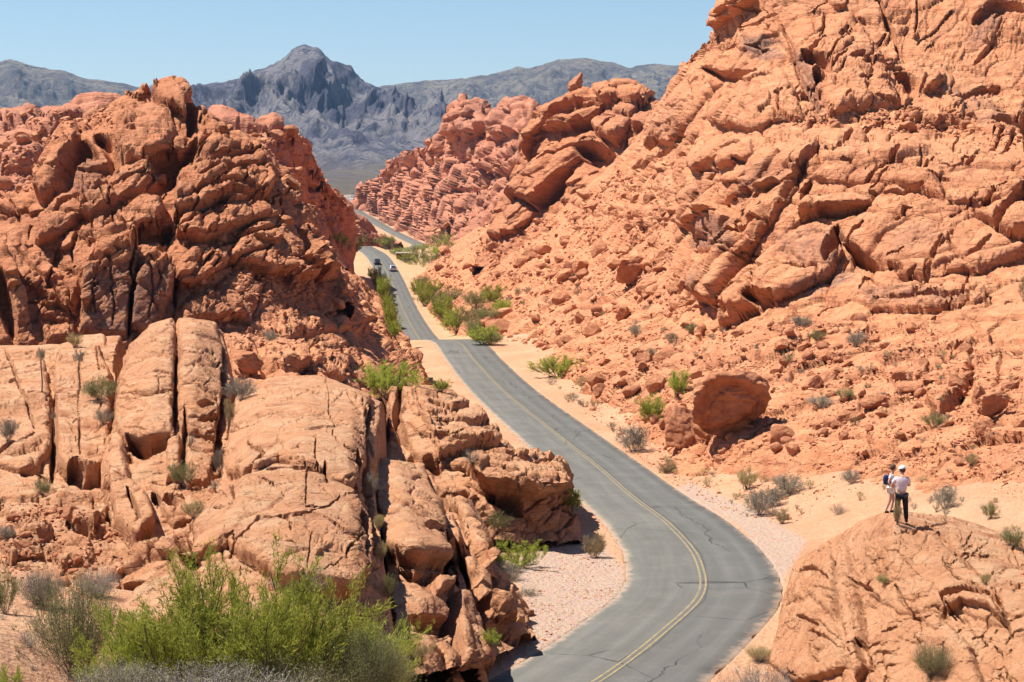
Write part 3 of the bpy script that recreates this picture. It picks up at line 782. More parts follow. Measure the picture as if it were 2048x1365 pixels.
# D1 slab right of the dome, D2 ribs with dark clefts
loft('rock_rib', [
  [(800, 1360, 60), (860, 1350, 62), (915, 1345, 66), (965, 1352, 68)],
  [(782, 1230, 67), (840, 1210, 68), (890, 1200, 71), (930, 1210, 74)],
  [(768, 1120, 76), (820, 1105, 76), (870, 1110, 79), (895, 1120, 82)],
  [(754, 1010, 87), (800, 1000, 87), (850, 1010, 89), (872, 1020, 92)],
  [(746, 935, 99), (790, 928, 99), (835, 950, 100), (856, 965, 102)],
  [(748, 915, 106), (790, 912, 106), (835, 935, 107), (850, 950, 108)],
  [(748, 960, 122), (790, 960, 122), (835, 975, 122), (850, 990, 120)]], MAT['rock_near'],
  blocks=[([(746, 925), (840, 940), (860, 990), (875, 1060), (890, 1120), (880, 1140), (800, 1130), (775, 1110), (755, 1020)], 1.2, 1.8, 12),
          ([(860, 1160), (895, 1145), (900, 1180), (870, 1195)], .8, 1.2, 8), ([(870, 1290), (895, 1280), (910, 1340), (890, 1360)], .8, .6, 8),
          ([(905, 1190), (955, 1170), (970, 1320), (950, 1350), (912, 1340)], .8, 1.0, 10)],
  cracks=[([(800, 1140), (830, 1160), (880, 1160), (900, 1150)], 13, 2.2), ([(862, 960), (875, 1010), (893, 1060), (900, 1120), (905, 1180)], 12, 2.6), ([(905, 1180), (900, 1250), (905, 1320)], 10, 2.2), ([(820, 1240), (870, 1250), (895, 1270)], 20, 1.6), ([(840, 1070), (870, 1075)], 8, .8), ([(752, 1000), (760, 1100), (775, 1180), (790, 1260)], 8, 2.2)],
  rock=NEAR, skirt=5, skirt_z=12, tag_args=T('long cracked slab ending in a dark cleft beside the gravel'))
loft('rock_fin', [
  [(900, 1350, 66), (940, 1345, 68), (990, 1310, 73), (1075, 1262, 79)],
  [(905, 1230, 75), (945, 1200, 77), (990, 1200, 80), (1050, 1225, 84)],
  [(898, 1120, 85), (940, 1100, 86), (975, 1130, 89), (1010, 1160, 92)],
  [(880, 1020, 96), (915, 1010, 97), (945, 1050, 99), (965, 1080, 101)],
  [(868, 995, 102), (905, 990, 104), (935, 1030, 105), (955, 1060, 106)],
  [(868, 1040, 118), (905, 1040, 118), (935, 1070, 116), (955, 1100, 114)]], MAT['rock_near'],
  blocks=[([(880, 1040), (910, 1040), (925, 1080), (935, 1110), (905, 1120), (885, 1090)], .8, 2.2, 8),
          ([(880, 1005), (935, 1010), (950, 1060), (970, 1130), (955, 1150), (935, 1090), (915, 1030)], 1.2, 1.8, 7),
          ([(940, 1140), (960, 1160), (1000, 1230), (1020, 1260), (990, 1250), (950, 1200)], .8, 1.6, 6),
          ([(905, 1200), (940, 1230), (965, 1310), (945, 1350), (910, 1350)], .8, 1.4, 8),
          ([(1010, 1180), (1040, 1210), (1060, 1240), (1030, 1250), (1000, 1210)], .6, .8, 8)],
  cracks=[([(918, 1110), (930, 1150), (960, 1220), (985, 1290)], 9, 2.4), ([(955, 1110), (975, 1160), (1005, 1215)], 8, 2.0), ([(905, 1130), (910, 1190), (920, 1260)], 10, 2.6), ([(862, 1000), (880, 1060), (900, 1100)], 7, 2.0), ([(900, 1340), (960, 1335)], 12, 1.2)],
  rock=dict(NEAR, aL=0.5, L=2.6, an=1.0, nb=(0.9, 0, 0.35)), skirt=4, skirt_z=8, tag_args=T('narrow upright ribs with black shadow clefts at the gravel turnout'))

# E  ledged blocks by the road
loft('rock_block', [
  [(785, 985, 106), (850, 1010, 105), (900, 1050, 104), (1000, 1085, 104), (1080, 1095, 105), (1150, 1090, 107)],
  [(782, 920, 111), (850, 960, 108), (900, 985, 107), (1000, 1025, 106), (1080, 1038, 107), (1145, 1050, 109)],
  [(778, 860, 118), (850, 905, 113), (900, 925, 111), (985, 960, 108), (1060, 975, 108), (1135, 985, 111)],
  [(776, 805, 125), (850, 830, 120), (900, 850, 119), (970, 880, 118), (1040, 930, 116), (1118, 948, 116)],
  [(780, 778, 131), (850, 780, 131), (900, 795, 131), (965, 830, 130), (1045, 912, 127), (1112, 956, 122)],
  [(790, 830, 142), (850, 830, 142), (900, 840, 142), (965, 880, 140), (1045, 950, 136), (1115, 990, 131)]], MAT['rock_near'],
  blocks=[([(776, 776), (820, 778), (850, 840), (890, 930), (880, 948), (830, 920), (800, 870), (778, 830)], 1.4, .4, 9),
          ([(820, 780), (900, 792), (960, 830), (1000, 890), (940, 900), (880, 925), (850, 860)], 1.2, 1.6, 10),
          ([(930, 935), (1000, 925), (1060, 930), (1118, 940), (1120, 990), (1060, 1010), (1020, 1000), (960, 975)], 2.2, 2.6, 9),
          ([(1030, 985), (1120, 990), (1140, 1040), (1146, 1075), (1060, 1050), (1030, 1020)], 1.2, .2, 8),
          ([(880, 985), (930, 975), (960, 1000), (940, 1010), (900, 1005)], .6, .8, 6)] + spalls(19, [(780, 790), (960, 830), (1118, 940), (1130, 1050), (1000, 1000), (860, 920)], 16, [160, 5], 24, 90, .2, .9),
  cracks=[([(855, 815), (900, 830), (945, 818)], 6, 1.0), ([(870, 850), (930, 860), (1000, 855)], 6, 1.0), ([(860, 895), (920, 895), (980, 900)], 5, .8), ([(895, 985), (915, 1000), (935, 998)], 12, 1.8), ([(975, 985), (1020, 1015), (1040, 1035)], 16, 2.4), ([(985, 860), (1008, 880)], 6, .8),
          ([(800, 790), (795, 850), (810, 890)], 10, 1.5), ([(1000, 935), (1060, 955), (1110, 942)], 5, .7), ([(850, 930), (880, 945)], 9, 1.2)] + joints(20, [(780, 790), (960, 830), (1118, 940), (1130, 1050), (1000, 1000), (860, 920)], 34, [165, 0, 150], 20, 110, 1.6, 4, .3, 1.0),
  rock=dict(NEAR, aL=0.38, L=3.5, an=3.6, led=0.36, lp=1.2, nb=(-0.2, -0.25, 1)), skirt=6, skirt_z=12, tag_args=T('layered red block with a dark overhang right beside the asphalt'))

# F1 foreground slab, bottom right
loft('rock_slab', [
  [(1480, 1480, 72), (1600, 1460, 62), (1700, 1450, 56), (1785, 1440, 54), (1900, 1440, 52), (2048, 1450, 48), (2300, 1450, 46)],
  [(1525, 1340, 75), (1600, 1340, 66), (1700, 1335, 60), (1785, 1330, 58), (1900, 1330, 55), (2048, 1340, 52), (2300, 1330, 50)],
  [(1562, 1250, 81), (1630, 1240, 72), (1710, 1220, 66), (1785, 1200, 63), (1900, 1190, 60), (2048, 1200, 57), (2300, 1190, 55)],
  [(1575, 1180, 85), (1640, 1150, 78), (1715, 1130, 72), (1785, 1100, 66), (1900, 1100, 66), (2048, 1130, 64), (2300, 1120, 62)],
  [(1595, 1130, 88), (1650, 1095, 83), (1710, 1065, 77), (1790, 1043, 69), (1900, 1050, 72), (2048, 1090, 70), (2300, 1080, 69)],
  [(1604, 1118, 92), (1656, 1080, 88), (1716, 1040, 83), (1780, 1014, 76.5), (1900, 1030, 80), (2048, 1072, 76), (2300, 1062, 76)],
  [(1610, 1150, 102), (1660, 1130, 98), (1720, 1100, 94), (1790, 1080, 88), (1900, 1090, 90), (2048, 1120, 86), (2300, 1110, 86)]], MAT['rock_near'],
  blocks=[([(1590, 1110), (1680, 1090), (1672, 1180), (1670, 1240), (1620, 1190), (1570, 1210)], .3, .2, 10),
          ([(1685, 1070), (1700, 1100), (1720, 1200), (1740, 1330), (1715, 1370), (1690, 1250), (1676, 1160)], .7, .7, 9),
          ([(1730, 1085), (1850, 1062), (1990, 1180), (2010, 1260), (1900, 1220), (1800, 1230), (1740, 1190)], .3, .3, 16),
          ([(1570, 1215), (1620, 1200), (1680, 1260), (1700, 1340), (1600, 1370), (1540, 1330)], .3, .6, 12),
          ([(1760, 1250), (1880, 1235), (1950, 1300), (1980, 1400), (1780, 1400)], .4, .5, 14),
          ([(1880, 1190), (1940, 1170), (2000, 1200), (2015, 1260), (1985, 1230), (1930, 1215), (1900, 1230)], 0.2, .9, 8)] + spalls(17, [(1590, 1120), (1800, 1050), (2048, 1080), (2048, 1365), (1560, 1365)], 26, [150, 20, 120], 24, 100, .06, .35),
  cracks=[([(1672, 1130), (1674, 1180), (1672, 1235)], 9, 1.0), ([(1600, 1145), (1630, 1138), (1660, 1160)], 5, .5), ([(1885, 1240), (1895, 1205), (1935, 1192), (1985, 1200), (2005, 1230)], 9, .9), ([(1835, 1250), (1880, 1240)], 5, .5),
          ([(1850, 1045), (1930, 1120), (2000, 1200), (2022, 1270)], 3, .35), ([(1710, 1165), (1750, 1185)], 5, .5), ([(1790, 1170), (1810, 1210), (1835, 1245)], 4, .4), ([(1805, 1065), (1840, 1080)], 7, .6), ([(1600, 1235), (1640, 1255)], 6, .5), ([(1625, 1265), (1665, 1285)], 5, .4),
          ([(1690, 1100), (1710, 1200), (1725, 1320)], 2, .25), ([(1700, 1100), (1722, 1200), (1738, 1320)], 2, .25), ([(1720, 1290), (1740, 1340)], 10, .8), ([(1640, 1105), (1660, 1085)], 6, .6), ([(1850, 1020), (1880, 1040)], 2, .2)] + joints(18, [(1590, 1120), (1800, 1050), (2048, 1080), (2048, 1365), (1560, 1365)], 80, [125, 130, 20, 35], 16, 120, 1.2, 3.4, .10, .42),
  rock=dict(NEAR, aL=0.10, L=2.6, S=.7, aS=.07, led=0.09, lp=.8, fb=.22, fine=.05, pit=.05, nb=(0.35, -.3, 1)), skirt=5, tag_args=T('pitted orange slab at the lower right corner under the two people'))

# F3 mid-left rubble knoll
KN = dict(NEAR, L=4, aL=0.8, S=1.5, aS=0.3, an=2.2, led=0.4, lp=1.6, nb=(-0.15, -.3, 1), pit=.15)
loft('rock_knoll', [
  [(420, 830, 150), (600, 830, 158), (700, 815, 175), (800, 790, 200), (852, 770, 215)],
  [(430, 745, 172), (590, 755, 172), (700, 745, 190), (775, 710, 212), (842, 705, 235)],
  [(440, 670, 188), (580, 660, 192), (690, 660, 208), (765, 655, 236), (806, 672, 256)],
  [(440, 600, 204), (570, 580, 214), (680, 580, 232), (742, 602, 262), (790, 640, 278)],
  [(440, 555, 220), (560, 545, 232), (670, 525, 255), (722, 552, 285), (768, 600, 305)],
  [(440, 600, 260), (560, 590, 270), (670, 580, 300), (722, 592, 320), (768, 640, 335)]], MAT['rock_hill'],
  blocks=[([(460, 690), (500, 680), (520, 720), (500, 750), (465, 745)], 1, 2.0, 9), ([(530, 690), (610, 690), (615, 740), (570, 755), (530, 740)], 1.2, 1.8, 9), ([(620, 690), (700, 700), (690, 760), (640, 770), (615, 740)], 1.2, 2, 10),
          ([(455, 600), (560, 570), (700, 600), (755, 640), (740, 665), (600, 660), (500, 655)], 1.0, 1.2, 14), ([(360, 610), (440, 600), (455, 650), (380, 660)], 1.0, 1.4, 10), ([(600, 545), (670, 530), (720, 570), (700, 600), (620, 590)], .8, 1.2, 10)],
  cracks=[([(500, 700), (528, 735), (535, 750)], 9, 1.6), ([(570, 745), (610, 745)], 11, 1.6), ([(610, 700), (640, 680)], 5, 1.0), ([(470, 665), (600, 668), (700, 665)], 4, .8), ([(640, 760), (690, 762)], 6, 1), ([(720, 650), (755, 640)], 6, 1.2)],
  rock=KN, skirt=10, tag_args=T('crumbling ledged knoll below the butte and left of the road'))

# F4 the layered butte at left
BU = dict(L=7, aL=0.85, S=1.8, aS=0.36, nb=(-0.5, -.25, .8), an=2.2, led=0.55, lp=2.4, fb=1.0, fs=0.09, fine=0.10, pit=0.3, wl=0.06, ws=0.07)
loft('rock_butte', [
  [(-260, 760, 176), (20, 740, 176), (110, 735, 180), (220, 720, 182), (370, 700, 184), (480, 680, 190), (600, 640, 200), (700, 610, 212)],
  [(-260, 660, 184), (20, 650, 184), (110, 640, 187), (220, 620, 188), (370, 610, 190), (480, 590, 196), (590, 570, 205), (685, 560, 216)],
  [(-260, 560, 190), (20, 550, 190), (110, 540, 193), (220, 520, 194), (370, 515, 196), (480, 510, 202), (580, 500, 208), (670, 530, 218)],
  [(-260, 480, 200), (20, 470, 200), (110, 450, 202), (220, 430, 203), (370, 430, 204), (480, 430, 208), (570, 440, 213), (650, 480, 221)],
  [(-260, 430, 214), (20, 420, 212), (110, 370, 212), (220, 340, 213), (370, 340, 214), (470, 350, 216), (560, 370, 219), (625, 430, 226)],
  [(-260, 400, 228), (40, 400, 226), (120, 300, 224), (220, 270, 223), (370, 255, 224), (470, 290, 224), (545, 320, 225), (605, 400, 231)],
  [(-260, 396, 238), (60, 390, 236), (125, 262, 234), (228, 222, 232), (368, 192, 232), (460, 262, 232), (530, 290, 232), (595, 390, 238)],
  [(-260, 392, 241), (64, 385, 240), (140, 250, 239), (262, 180, 238), (350, 172, 238), (455, 262, 238), (525, 280, 238), (592, 386, 241)],
  [(-260, 470, 265), (64, 470, 262), (140, 350, 262), (262, 300, 262), (350, 300, 262), (455, 350, 262), (525, 380, 262), (592, 450, 262)]], MAT['rock_red'],
  blocks=[([(305, 195), (318, 172), (345, 166), (368, 175), (380, 205), (376, 235), (350, 225), (318, 212)], 4, 3, 10),
          ([(250, 192), (260, 176), (290, 174), (300, 190), (280, 200)], 3, 2.2, 7),
          ([(232, 222), (262, 205), (305, 205), (342, 222), (352, 270), (342, 310), (300, 332), (250, 322), (230, 280)], 2, 3.8, 16),
          ([(270, 250), (330, 240), (348, 280), (335, 320), (280, 320)], 0.48, 1.2, 14),
          ([(75, 402), (92, 340), (112, 280), (135, 246), (158, 255), (160, 285), (140, 310), (120, 345), (112, 385), (90, 412)], 2.1, 4.1, 10),
          ([(160, 440), (190, 385), (230, 340), (300, 325), (312, 350), (280, 395), (235, 425), (190, 452)], 1.8, 3.9, 11),
          ([(70, 492), (85, 440), (115, 405), (165, 392), (180, 420), (150, 455), (110, 490), (78, 500)], 1.7, 3.6, 10),
          ([(228, 440), (250, 408), (290, 398), (325, 405), (332, 432), (310, 458), (270, 470), (238, 462)], 1.8, 3.7, 10),
          ([(165, 478), (190, 450), (240, 440), (250, 470), (225, 500), (180, 500)], 1.1, 2.5, 8),
          ([(340, 300), (352, 284), (395, 280), (410, 292), (395, 310), (355, 314)], 1.6, 2.5, 7),
          ([(345, 440), (352, 370), (395, 310), (430, 272), (480, 268), (515, 292), (540, 335), (545, 380), (520, 410), (465, 400), (400, 425)], 1.8, 3.9, 16),
          ([(348, 475), (365, 440), (420, 415), (480, 402), (525, 412), (550, 440), (500, 450), (440, 470), (390, 495)], 1.6, 3.7, 12),
          ([(455, 520), (480, 470), (550, 430), (600, 450), (635, 505), (660, 552), (610, 560), (530, 545)], 1.3, 3.1, 14),
          ([(345, 540), (380, 500), (440, 480), (470, 490), (450, 540), (400, 570), (360, 580)], 1.2, 2.9, 11),
          ([(158, 665), (166, 570), (185, 515), (230, 490), (272, 490), (280, 520), (262, 600), (255, 672)], 6, 0.8, 9),
          ([(262, 655), (270, 580), (292, 525), (335, 530), (350, 560), (346, 600), (320, 640), (300, 665)], 5.5, 0.8, 9),
          ([(-60, 560), (-20, 525), (20, 520), (50, 590), (75, 690), (40, 700), (-60, 700)], 5, 0.5, 10),
          ([(20, 500), (90, 520), (150, 590), (150, 640), (80, 590), (40, 560)], 0.9, 1.9, 12),
          ([(80, 600), (140, 605), (150, 680), (90, 690), (75, 640)], 0.9, 1.7, 10),
          ([(360, 610), (420, 590), (470, 600), (490, 640), (420, 640), (365, 650)], 1.2, 2, 10),
          ([(385, 215), (430, 210), (455, 240), (450, 290), (400, 280)], 1.2, 2, 10),
          ([(590, 520), (640, 470), (665, 510), (672, 556), (640, 560)], 2.2, 2, 10)] + spalls(7, [(60, 400), (150, 250), (260, 180), (370, 180), (560, 300), (660, 540), (360, 620), (0, 640), (0, 420)], 40, [30, 15, 50], 20, 70, .8, 2.4),
  cracks=[([(125, 385), (140, 330), (165, 300), (190, 310)], 20, 4.0), ([(190, 270), (215, 290), (232, 330)], 16, 3.5), ([(315, 335), (345, 330), (375, 320), (385, 305)], 20, 4.5), ([(300, 385), (330, 370), (355, 345)], 14, 3.5),
          ([(240, 480), (280, 482), (325, 470), (340, 445)], 14, 3.6), ([(150, 480), (200, 440), (260, 400), (310, 380)], 9, 2.5), ([(405, 345), (440, 330), (470, 322), (515, 312)], 6, 1.6), ([(395, 372), (440, 350), (480, 345), (525, 340)], 6, 1.6),
          ([(380, 400), (420, 385), (460, 382), (500, 390)], 7, 1.8), ([(455, 392), (500, 402), (535, 408)], 9, 2.4), ([(475, 352), (492, 354)], 8, 1.8), ([(395, 430), (460, 400), (520, 392)], 5, 1.2), ([(560, 400), (590, 460), (615, 510), (640, 560)], 9, 3.0),
          ([(270, 515), (260, 560), (266, 610), (256, 665)], 4.5, 2.0), ([(352, 540), (350, 610)], 4.5, 1.6), ([(430, 500), (460, 480), (520, 470), (560, 460)], 5, 1.4), ([(440, 540), (480, 520), (540, 500)], 5, 1.2), ([(30, 500), (60, 530), (110, 590), (150, 640)], 4, 1.2),
          ([(376, 200), (384, 240), (380, 280)], 10, 3.0), ([(255, 188), (290, 190)], 4, 1.4), ([(60, 600), (110, 610)], 4, 1.2), ([(70, 640), (140, 648)], 4, 1.0), ([(222, 590), (230, 625), (226, 655)], 2.2, .6), ([(198, 560), (188, 600), (192, 636)], 2.2, .5), ([(300, 560), (306, 600), (297, 640)], 2.2, .5),
          ([(100, 550), (95, 580)], 5, 1.0), ([(0, 560), (10, 620), (30, 690)], 18, 3.0), ([(110, 440), (130, 420), (165, 405)], 5, 1.4), ([(200, 400), (240, 370), (290, 350)], 4, 1.0), ([(355, 460), (400, 440), (450, 425)], 4, 1.0)] + joints(8, [(60, 400), (150, 250), (260, 180), (370, 180), (560, 300), (660, 540), (360, 620), (0, 640), (0, 420)], 90, [30, 20, 45, 95], 16, 90, 1.8, 4.5, .6, 2.2),
  stains_shade=[([(160, 520), (350, 520), (340, 670), (160, 680)], .7, 18), ([(110, 300), (160, 280), (210, 320), (200, 400), (120, 390)], .4, 18)],  # shade put into the colour: steep lower blocks and hollow beside the fin
  rock=BU, skirt=12, skirt_z=24, skirt_out=.4, hid_n=20, tag_args=T('tall layered red butte with a round knob on its top'))

FAR = dict(L=14, aL=4.0, S=4.6, aS=0.9, nb=(-0.3, -.25, .9), an=1.15, led=0.9, lp=3.5, fb=2.0, fs=0.05, fine=0.25, pit=0.5, wl=0.08, ws=0.09)
loft('rock_ridge', [
  [(-300, 470, 330), (60, 470, 330), (200, 460, 340), (340, 450, 345), (440, 450, 345)],
  [(-300, 360, 355), (60, 360, 355), (200, 340, 360), (340, 330, 360), (440, 330, 360)],
  [(-300, 270, 395), (60, 265, 395), (200, 250, 395), (340, 240, 395), (440, 240, 395)],
  [(-300, 214, 435), (60, 209, 435), (200, 198, 435), (300, 192, 435), (440, 215, 435)],
  [(-300, 300, 470), (60, 300, 470), (200, 300, 470), (340, 300, 470), (440, 300, 470)]], MAT['rock_far'],
  blocks=[([(60, 260), (140, 225), (220, 230), (230, 260), (160, 280), (80, 300)], 3, 6, 14), ([(0, 320), (60, 300), (110, 320), (60, 350), (0, 350)], 3, 6, 12), ([(0, 240), (60, 225), (110, 240), (60, 260)], 2, 5, 12)],
  rock=FAR, skirt=15, tag_args=T('low rubbly red ridge on the skyline behind the layered butte'))
loft('rock_ridge', [
  [(340, 580, 330), (500, 580, 340), (600, 570, 350), (660, 560, 380), (700, 545, 430)],
  [(360, 440, 350), (500, 440, 355), (590, 450, 365), (650, 490, 420), (695, 510, 480)],
  [(380, 330, 375), (480, 330, 375), (560, 340, 380), (620, 400, 430), (690, 470, 500)],
  [(380, 250, 400), (460, 250, 400), (540, 255, 402), (605, 310, 430), (680, 430, 520)],
  [(378, 205, 415), (430, 206, 415), (480, 226, 415), (560, 236, 415), (600, 252, 418), (625, 310, 432), (650, 350, 460), (690, 398, 540)],
  [(380, 330, 460), (460, 330, 460), (540, 340, 460), (605, 380, 480), (690, 450, 580)]], MAT['rock_far'],
  cracks=[([(590, 350), (640, 380)], 10, 5), ([(540, 260), (600, 350), (650, 430)], 5, 3), ([(560, 300), (590, 340)], 9, 5), ([(480, 280), (520, 330)], 5, 3)],
  rock=dict(FAR, nb=(0.75, -.1, .6), aL=3.4), skirt=15, skirt_out=.6, tag_args=T('jagged purplish ridge dropping to the gap where the road vanishes'))
loft('rock_ridge', [
  [(520, 590, 560), (600, 560, 620), (660, 500, 760), (740, 496, 880), (810, 496, 915)],
  [(540, 480, 640), (620, 475, 720), (680, 475, 790), (740, 478, 890), (797, 492, 920)],
  [(560, 400, 760), (640, 405, 800), (690, 428, 860), (730, 446, 905), (785, 487, 925)],
  [(580, 385, 800), (640, 392, 840), (690, 418, 890), (725, 440, 925), (775, 484, 945)],
  [(580, 420, 860), (640, 420, 900), (690, 440, 940), (725, 460, 950), (770, 500, 965)]], MAT['rock_far'], rock=dict(FAR, aL=3.4, aS=1.3), skirt=10, tag_args=T('low rubble hill hiding the left side of the distant road'))
loft('rock_ridge', [
  [(748, 445, 1290), (800, 485, 1100), (850, 520, 930), (920, 540, 780), (1000, 540, 690), (1130, 530, 630), (1220, 530, 600)],
  [(738, 420, 1320), (805, 450, 1130), (860, 470, 965), (930, 470, 820), (1010, 470, 725), (1130, 460, 660), (1220, 460, 630)],
  [(724, 400, 1345), (795, 405, 1170), (860, 400, 1000), (940, 395, 860), (1025, 390, 765), (1130, 380, 700), (1220, 380, 680)],
  [(712, 388, 1370), (780, 350, 1220), (850, 330, 1050), (945, 310, 900), (1035, 300, 815), (1130, 300, 760), (1220, 300, 740)],
  [(708, 386, 1380), (762, 340, 1260), (800, 304, 1150), (850, 286, 1040), (896, 270, 970), (908, 216, 930), (935, 192, 915), (966, 218, 900), (1000, 212, 880), (1040, 200, 860), (1075, 218, 850), (1220, 240, 820)],
  [(708, 420, 1450), (780, 390, 1330), (850, 370, 1150), (945, 350, 1000), (1035, 340, 920), (1130, 340, 860), (1220, 340, 850)]], MAT['rock_far'],
  blocks=[([(895, 270), (905, 215), (935, 190), (965, 215), (985, 250), (950, 275)], 8, 12, 12), ([(985, 250), (1000, 212), (1050, 200), (1075, 220), (1060, 270), (1000, 280)], 6, 12, 12), ([(1000, 300), (1060, 290), (1060, 340), (1000, 350)], 6, 12, 10), ([(940, 330), (1000, 320), (1010, 350), (950, 360)], 5, 9, 9)],
  cracks=[([(940, 345), (990, 350), (1020, 340)], 7, 6), ([(900, 380), (960, 385)], 7, 6), ([(985, 330), (1030, 325)], 7, 6), ([(905, 240), (940, 235), (970, 245)], 4, 3), ([(1000, 230), (1060, 235)], 4, 3)],
  rock=dict(FAR, L=13, aL=5.5, S=4.2, aS=2.0, nb=(-0.35, -.25, .9), an=1.3, fb=3.5, fs=.035, led=.5, lp=5, fine=.6), skirt=20, hid_n=18, tag_args=T('distant pinnacled red ridge right of the road gap'))

# F7 butte in the middle distance, right
loft('rock_butte', [
  [(940, 530, 480), (1000, 530, 468), (1100, 520, 450), (1220, 500, 430), (1340, 480, 410)],
  [(965, 470, 492), (1020, 460, 478), (1110, 450, 460), (1220, 430, 440), (1340, 400, 420)],
  [(1000, 400, 500), (1050, 380, 488), (1120, 360, 470), (1220, 350, 450), (1340, 320, 435)],
  [(1035, 320, 505), (1075, 300, 495), (1130, 290, 480), (1220, 280, 465), (1340, 260, 450)],
  [(1048, 262, 510), (1080, 230, 503), (1130, 225, 492), (1220, 220, 480), (1340, 240, 462)],
  [(1056, 245, 512), (1076, 208, 510), (1120, 188, 505), (1175, 178, 500), (1225, 158, 498), (1270, 165, 495), (1300, 190, 490), (1340, 230, 480)],
  [(1056, 330, 540), (1076, 310, 540), (1120, 300, 540), (1175, 290, 535), (1225, 290, 530), (1270, 290, 530), (1300, 300, 520), (1340, 310, 510)]], MAT['rock_red'],
  blocks=[([(1048, 275), (1070, 225), (1120, 195), (1180, 182), (1215, 200), (1160, 215), (1110, 240), (1075, 270), (1052, 320)], 1.7, 7.6, 9),
          ([(1180, 180), (1225, 162), (1270, 170), (1300, 196), (1290, 215), (1240, 208), (1210, 215)], 1.7, 6.6, 9),
          ([(1225, 205), (1295, 205), (1260, 235), (1228, 228)], 3, 2, 8),
          ([(1085, 262), (1160, 222), (1212, 205), (1200, 240), (1150, 262), (1100, 262)], 1.4, 7.6, 9),
          ([(1178, 245), (1195, 232), (1240, 232), (1268, 250), (1240, 295), (1205, 280)], 2, 8.5, 9),
          ([(1020, 400), (1060, 330), (1110, 285), (1180, 258), (1210, 285), (1228, 310), (1160, 320), (1110, 370), (1080, 420), (1040, 400)], 1.7, 8.5, 13),
          ([(975, 470), (1010, 410), (1050, 400), (1075, 425), (1040, 460), (1000, 480)], 1.1, 4.8, 12), ([(1120, 400), (1150, 345), (1210, 345), (1240, 400), (1180, 430)], 0.84, 3.8, 14), ([(1240, 330), (1280, 280), (1340, 300), (1340, 400), (1280, 400)], 0.84, 3.8, 14)] + spalls(9, [(980, 460), (1060, 240), (1200, 165), (1320, 220), (1300, 330), (1200, 430), (1050, 480)], 18, [30, 40, 5], 20, 60, 1, 4),
  cracks=[([(1095, 250), (1120, 225), (1165, 205)], 12, 6), ([(1160, 300), (1200, 315), (1228, 320)], 22, 9), ([(1080, 410), (1110, 385), (1140, 345)], 15, 7), ([(1150, 260), (1180, 250), (1210, 215)], 10, 6), ([(1275, 212), (1300, 205)], 5, 3), ([(1180, 242), (1230, 240)], 3, 2), ([(1060, 345), (1110, 310), (1170, 290)], 4, 3), ([(1220, 175), (1285, 180)], 3, 2), ([(1130, 205), (1200, 200)], 3, 1.5)] + joints(10, [(980, 460), (1060, 240), (1200, 165), (1320, 220), (1300, 330), (1200, 430), (1050, 480)], 40, [30, 10, 40], 20, 90, 1.6, 3.5, 1.0, 3),
  rock=dict(BU, L=16, aL=1.2, S=3.0, aS=0.5, led=0.9, lp=4, an=2.0, fine=.3, pit=.5), skirt=20, skirt_z=40, tag_args=T('smooth rounded red butte carrying a dark pointed boulder'))

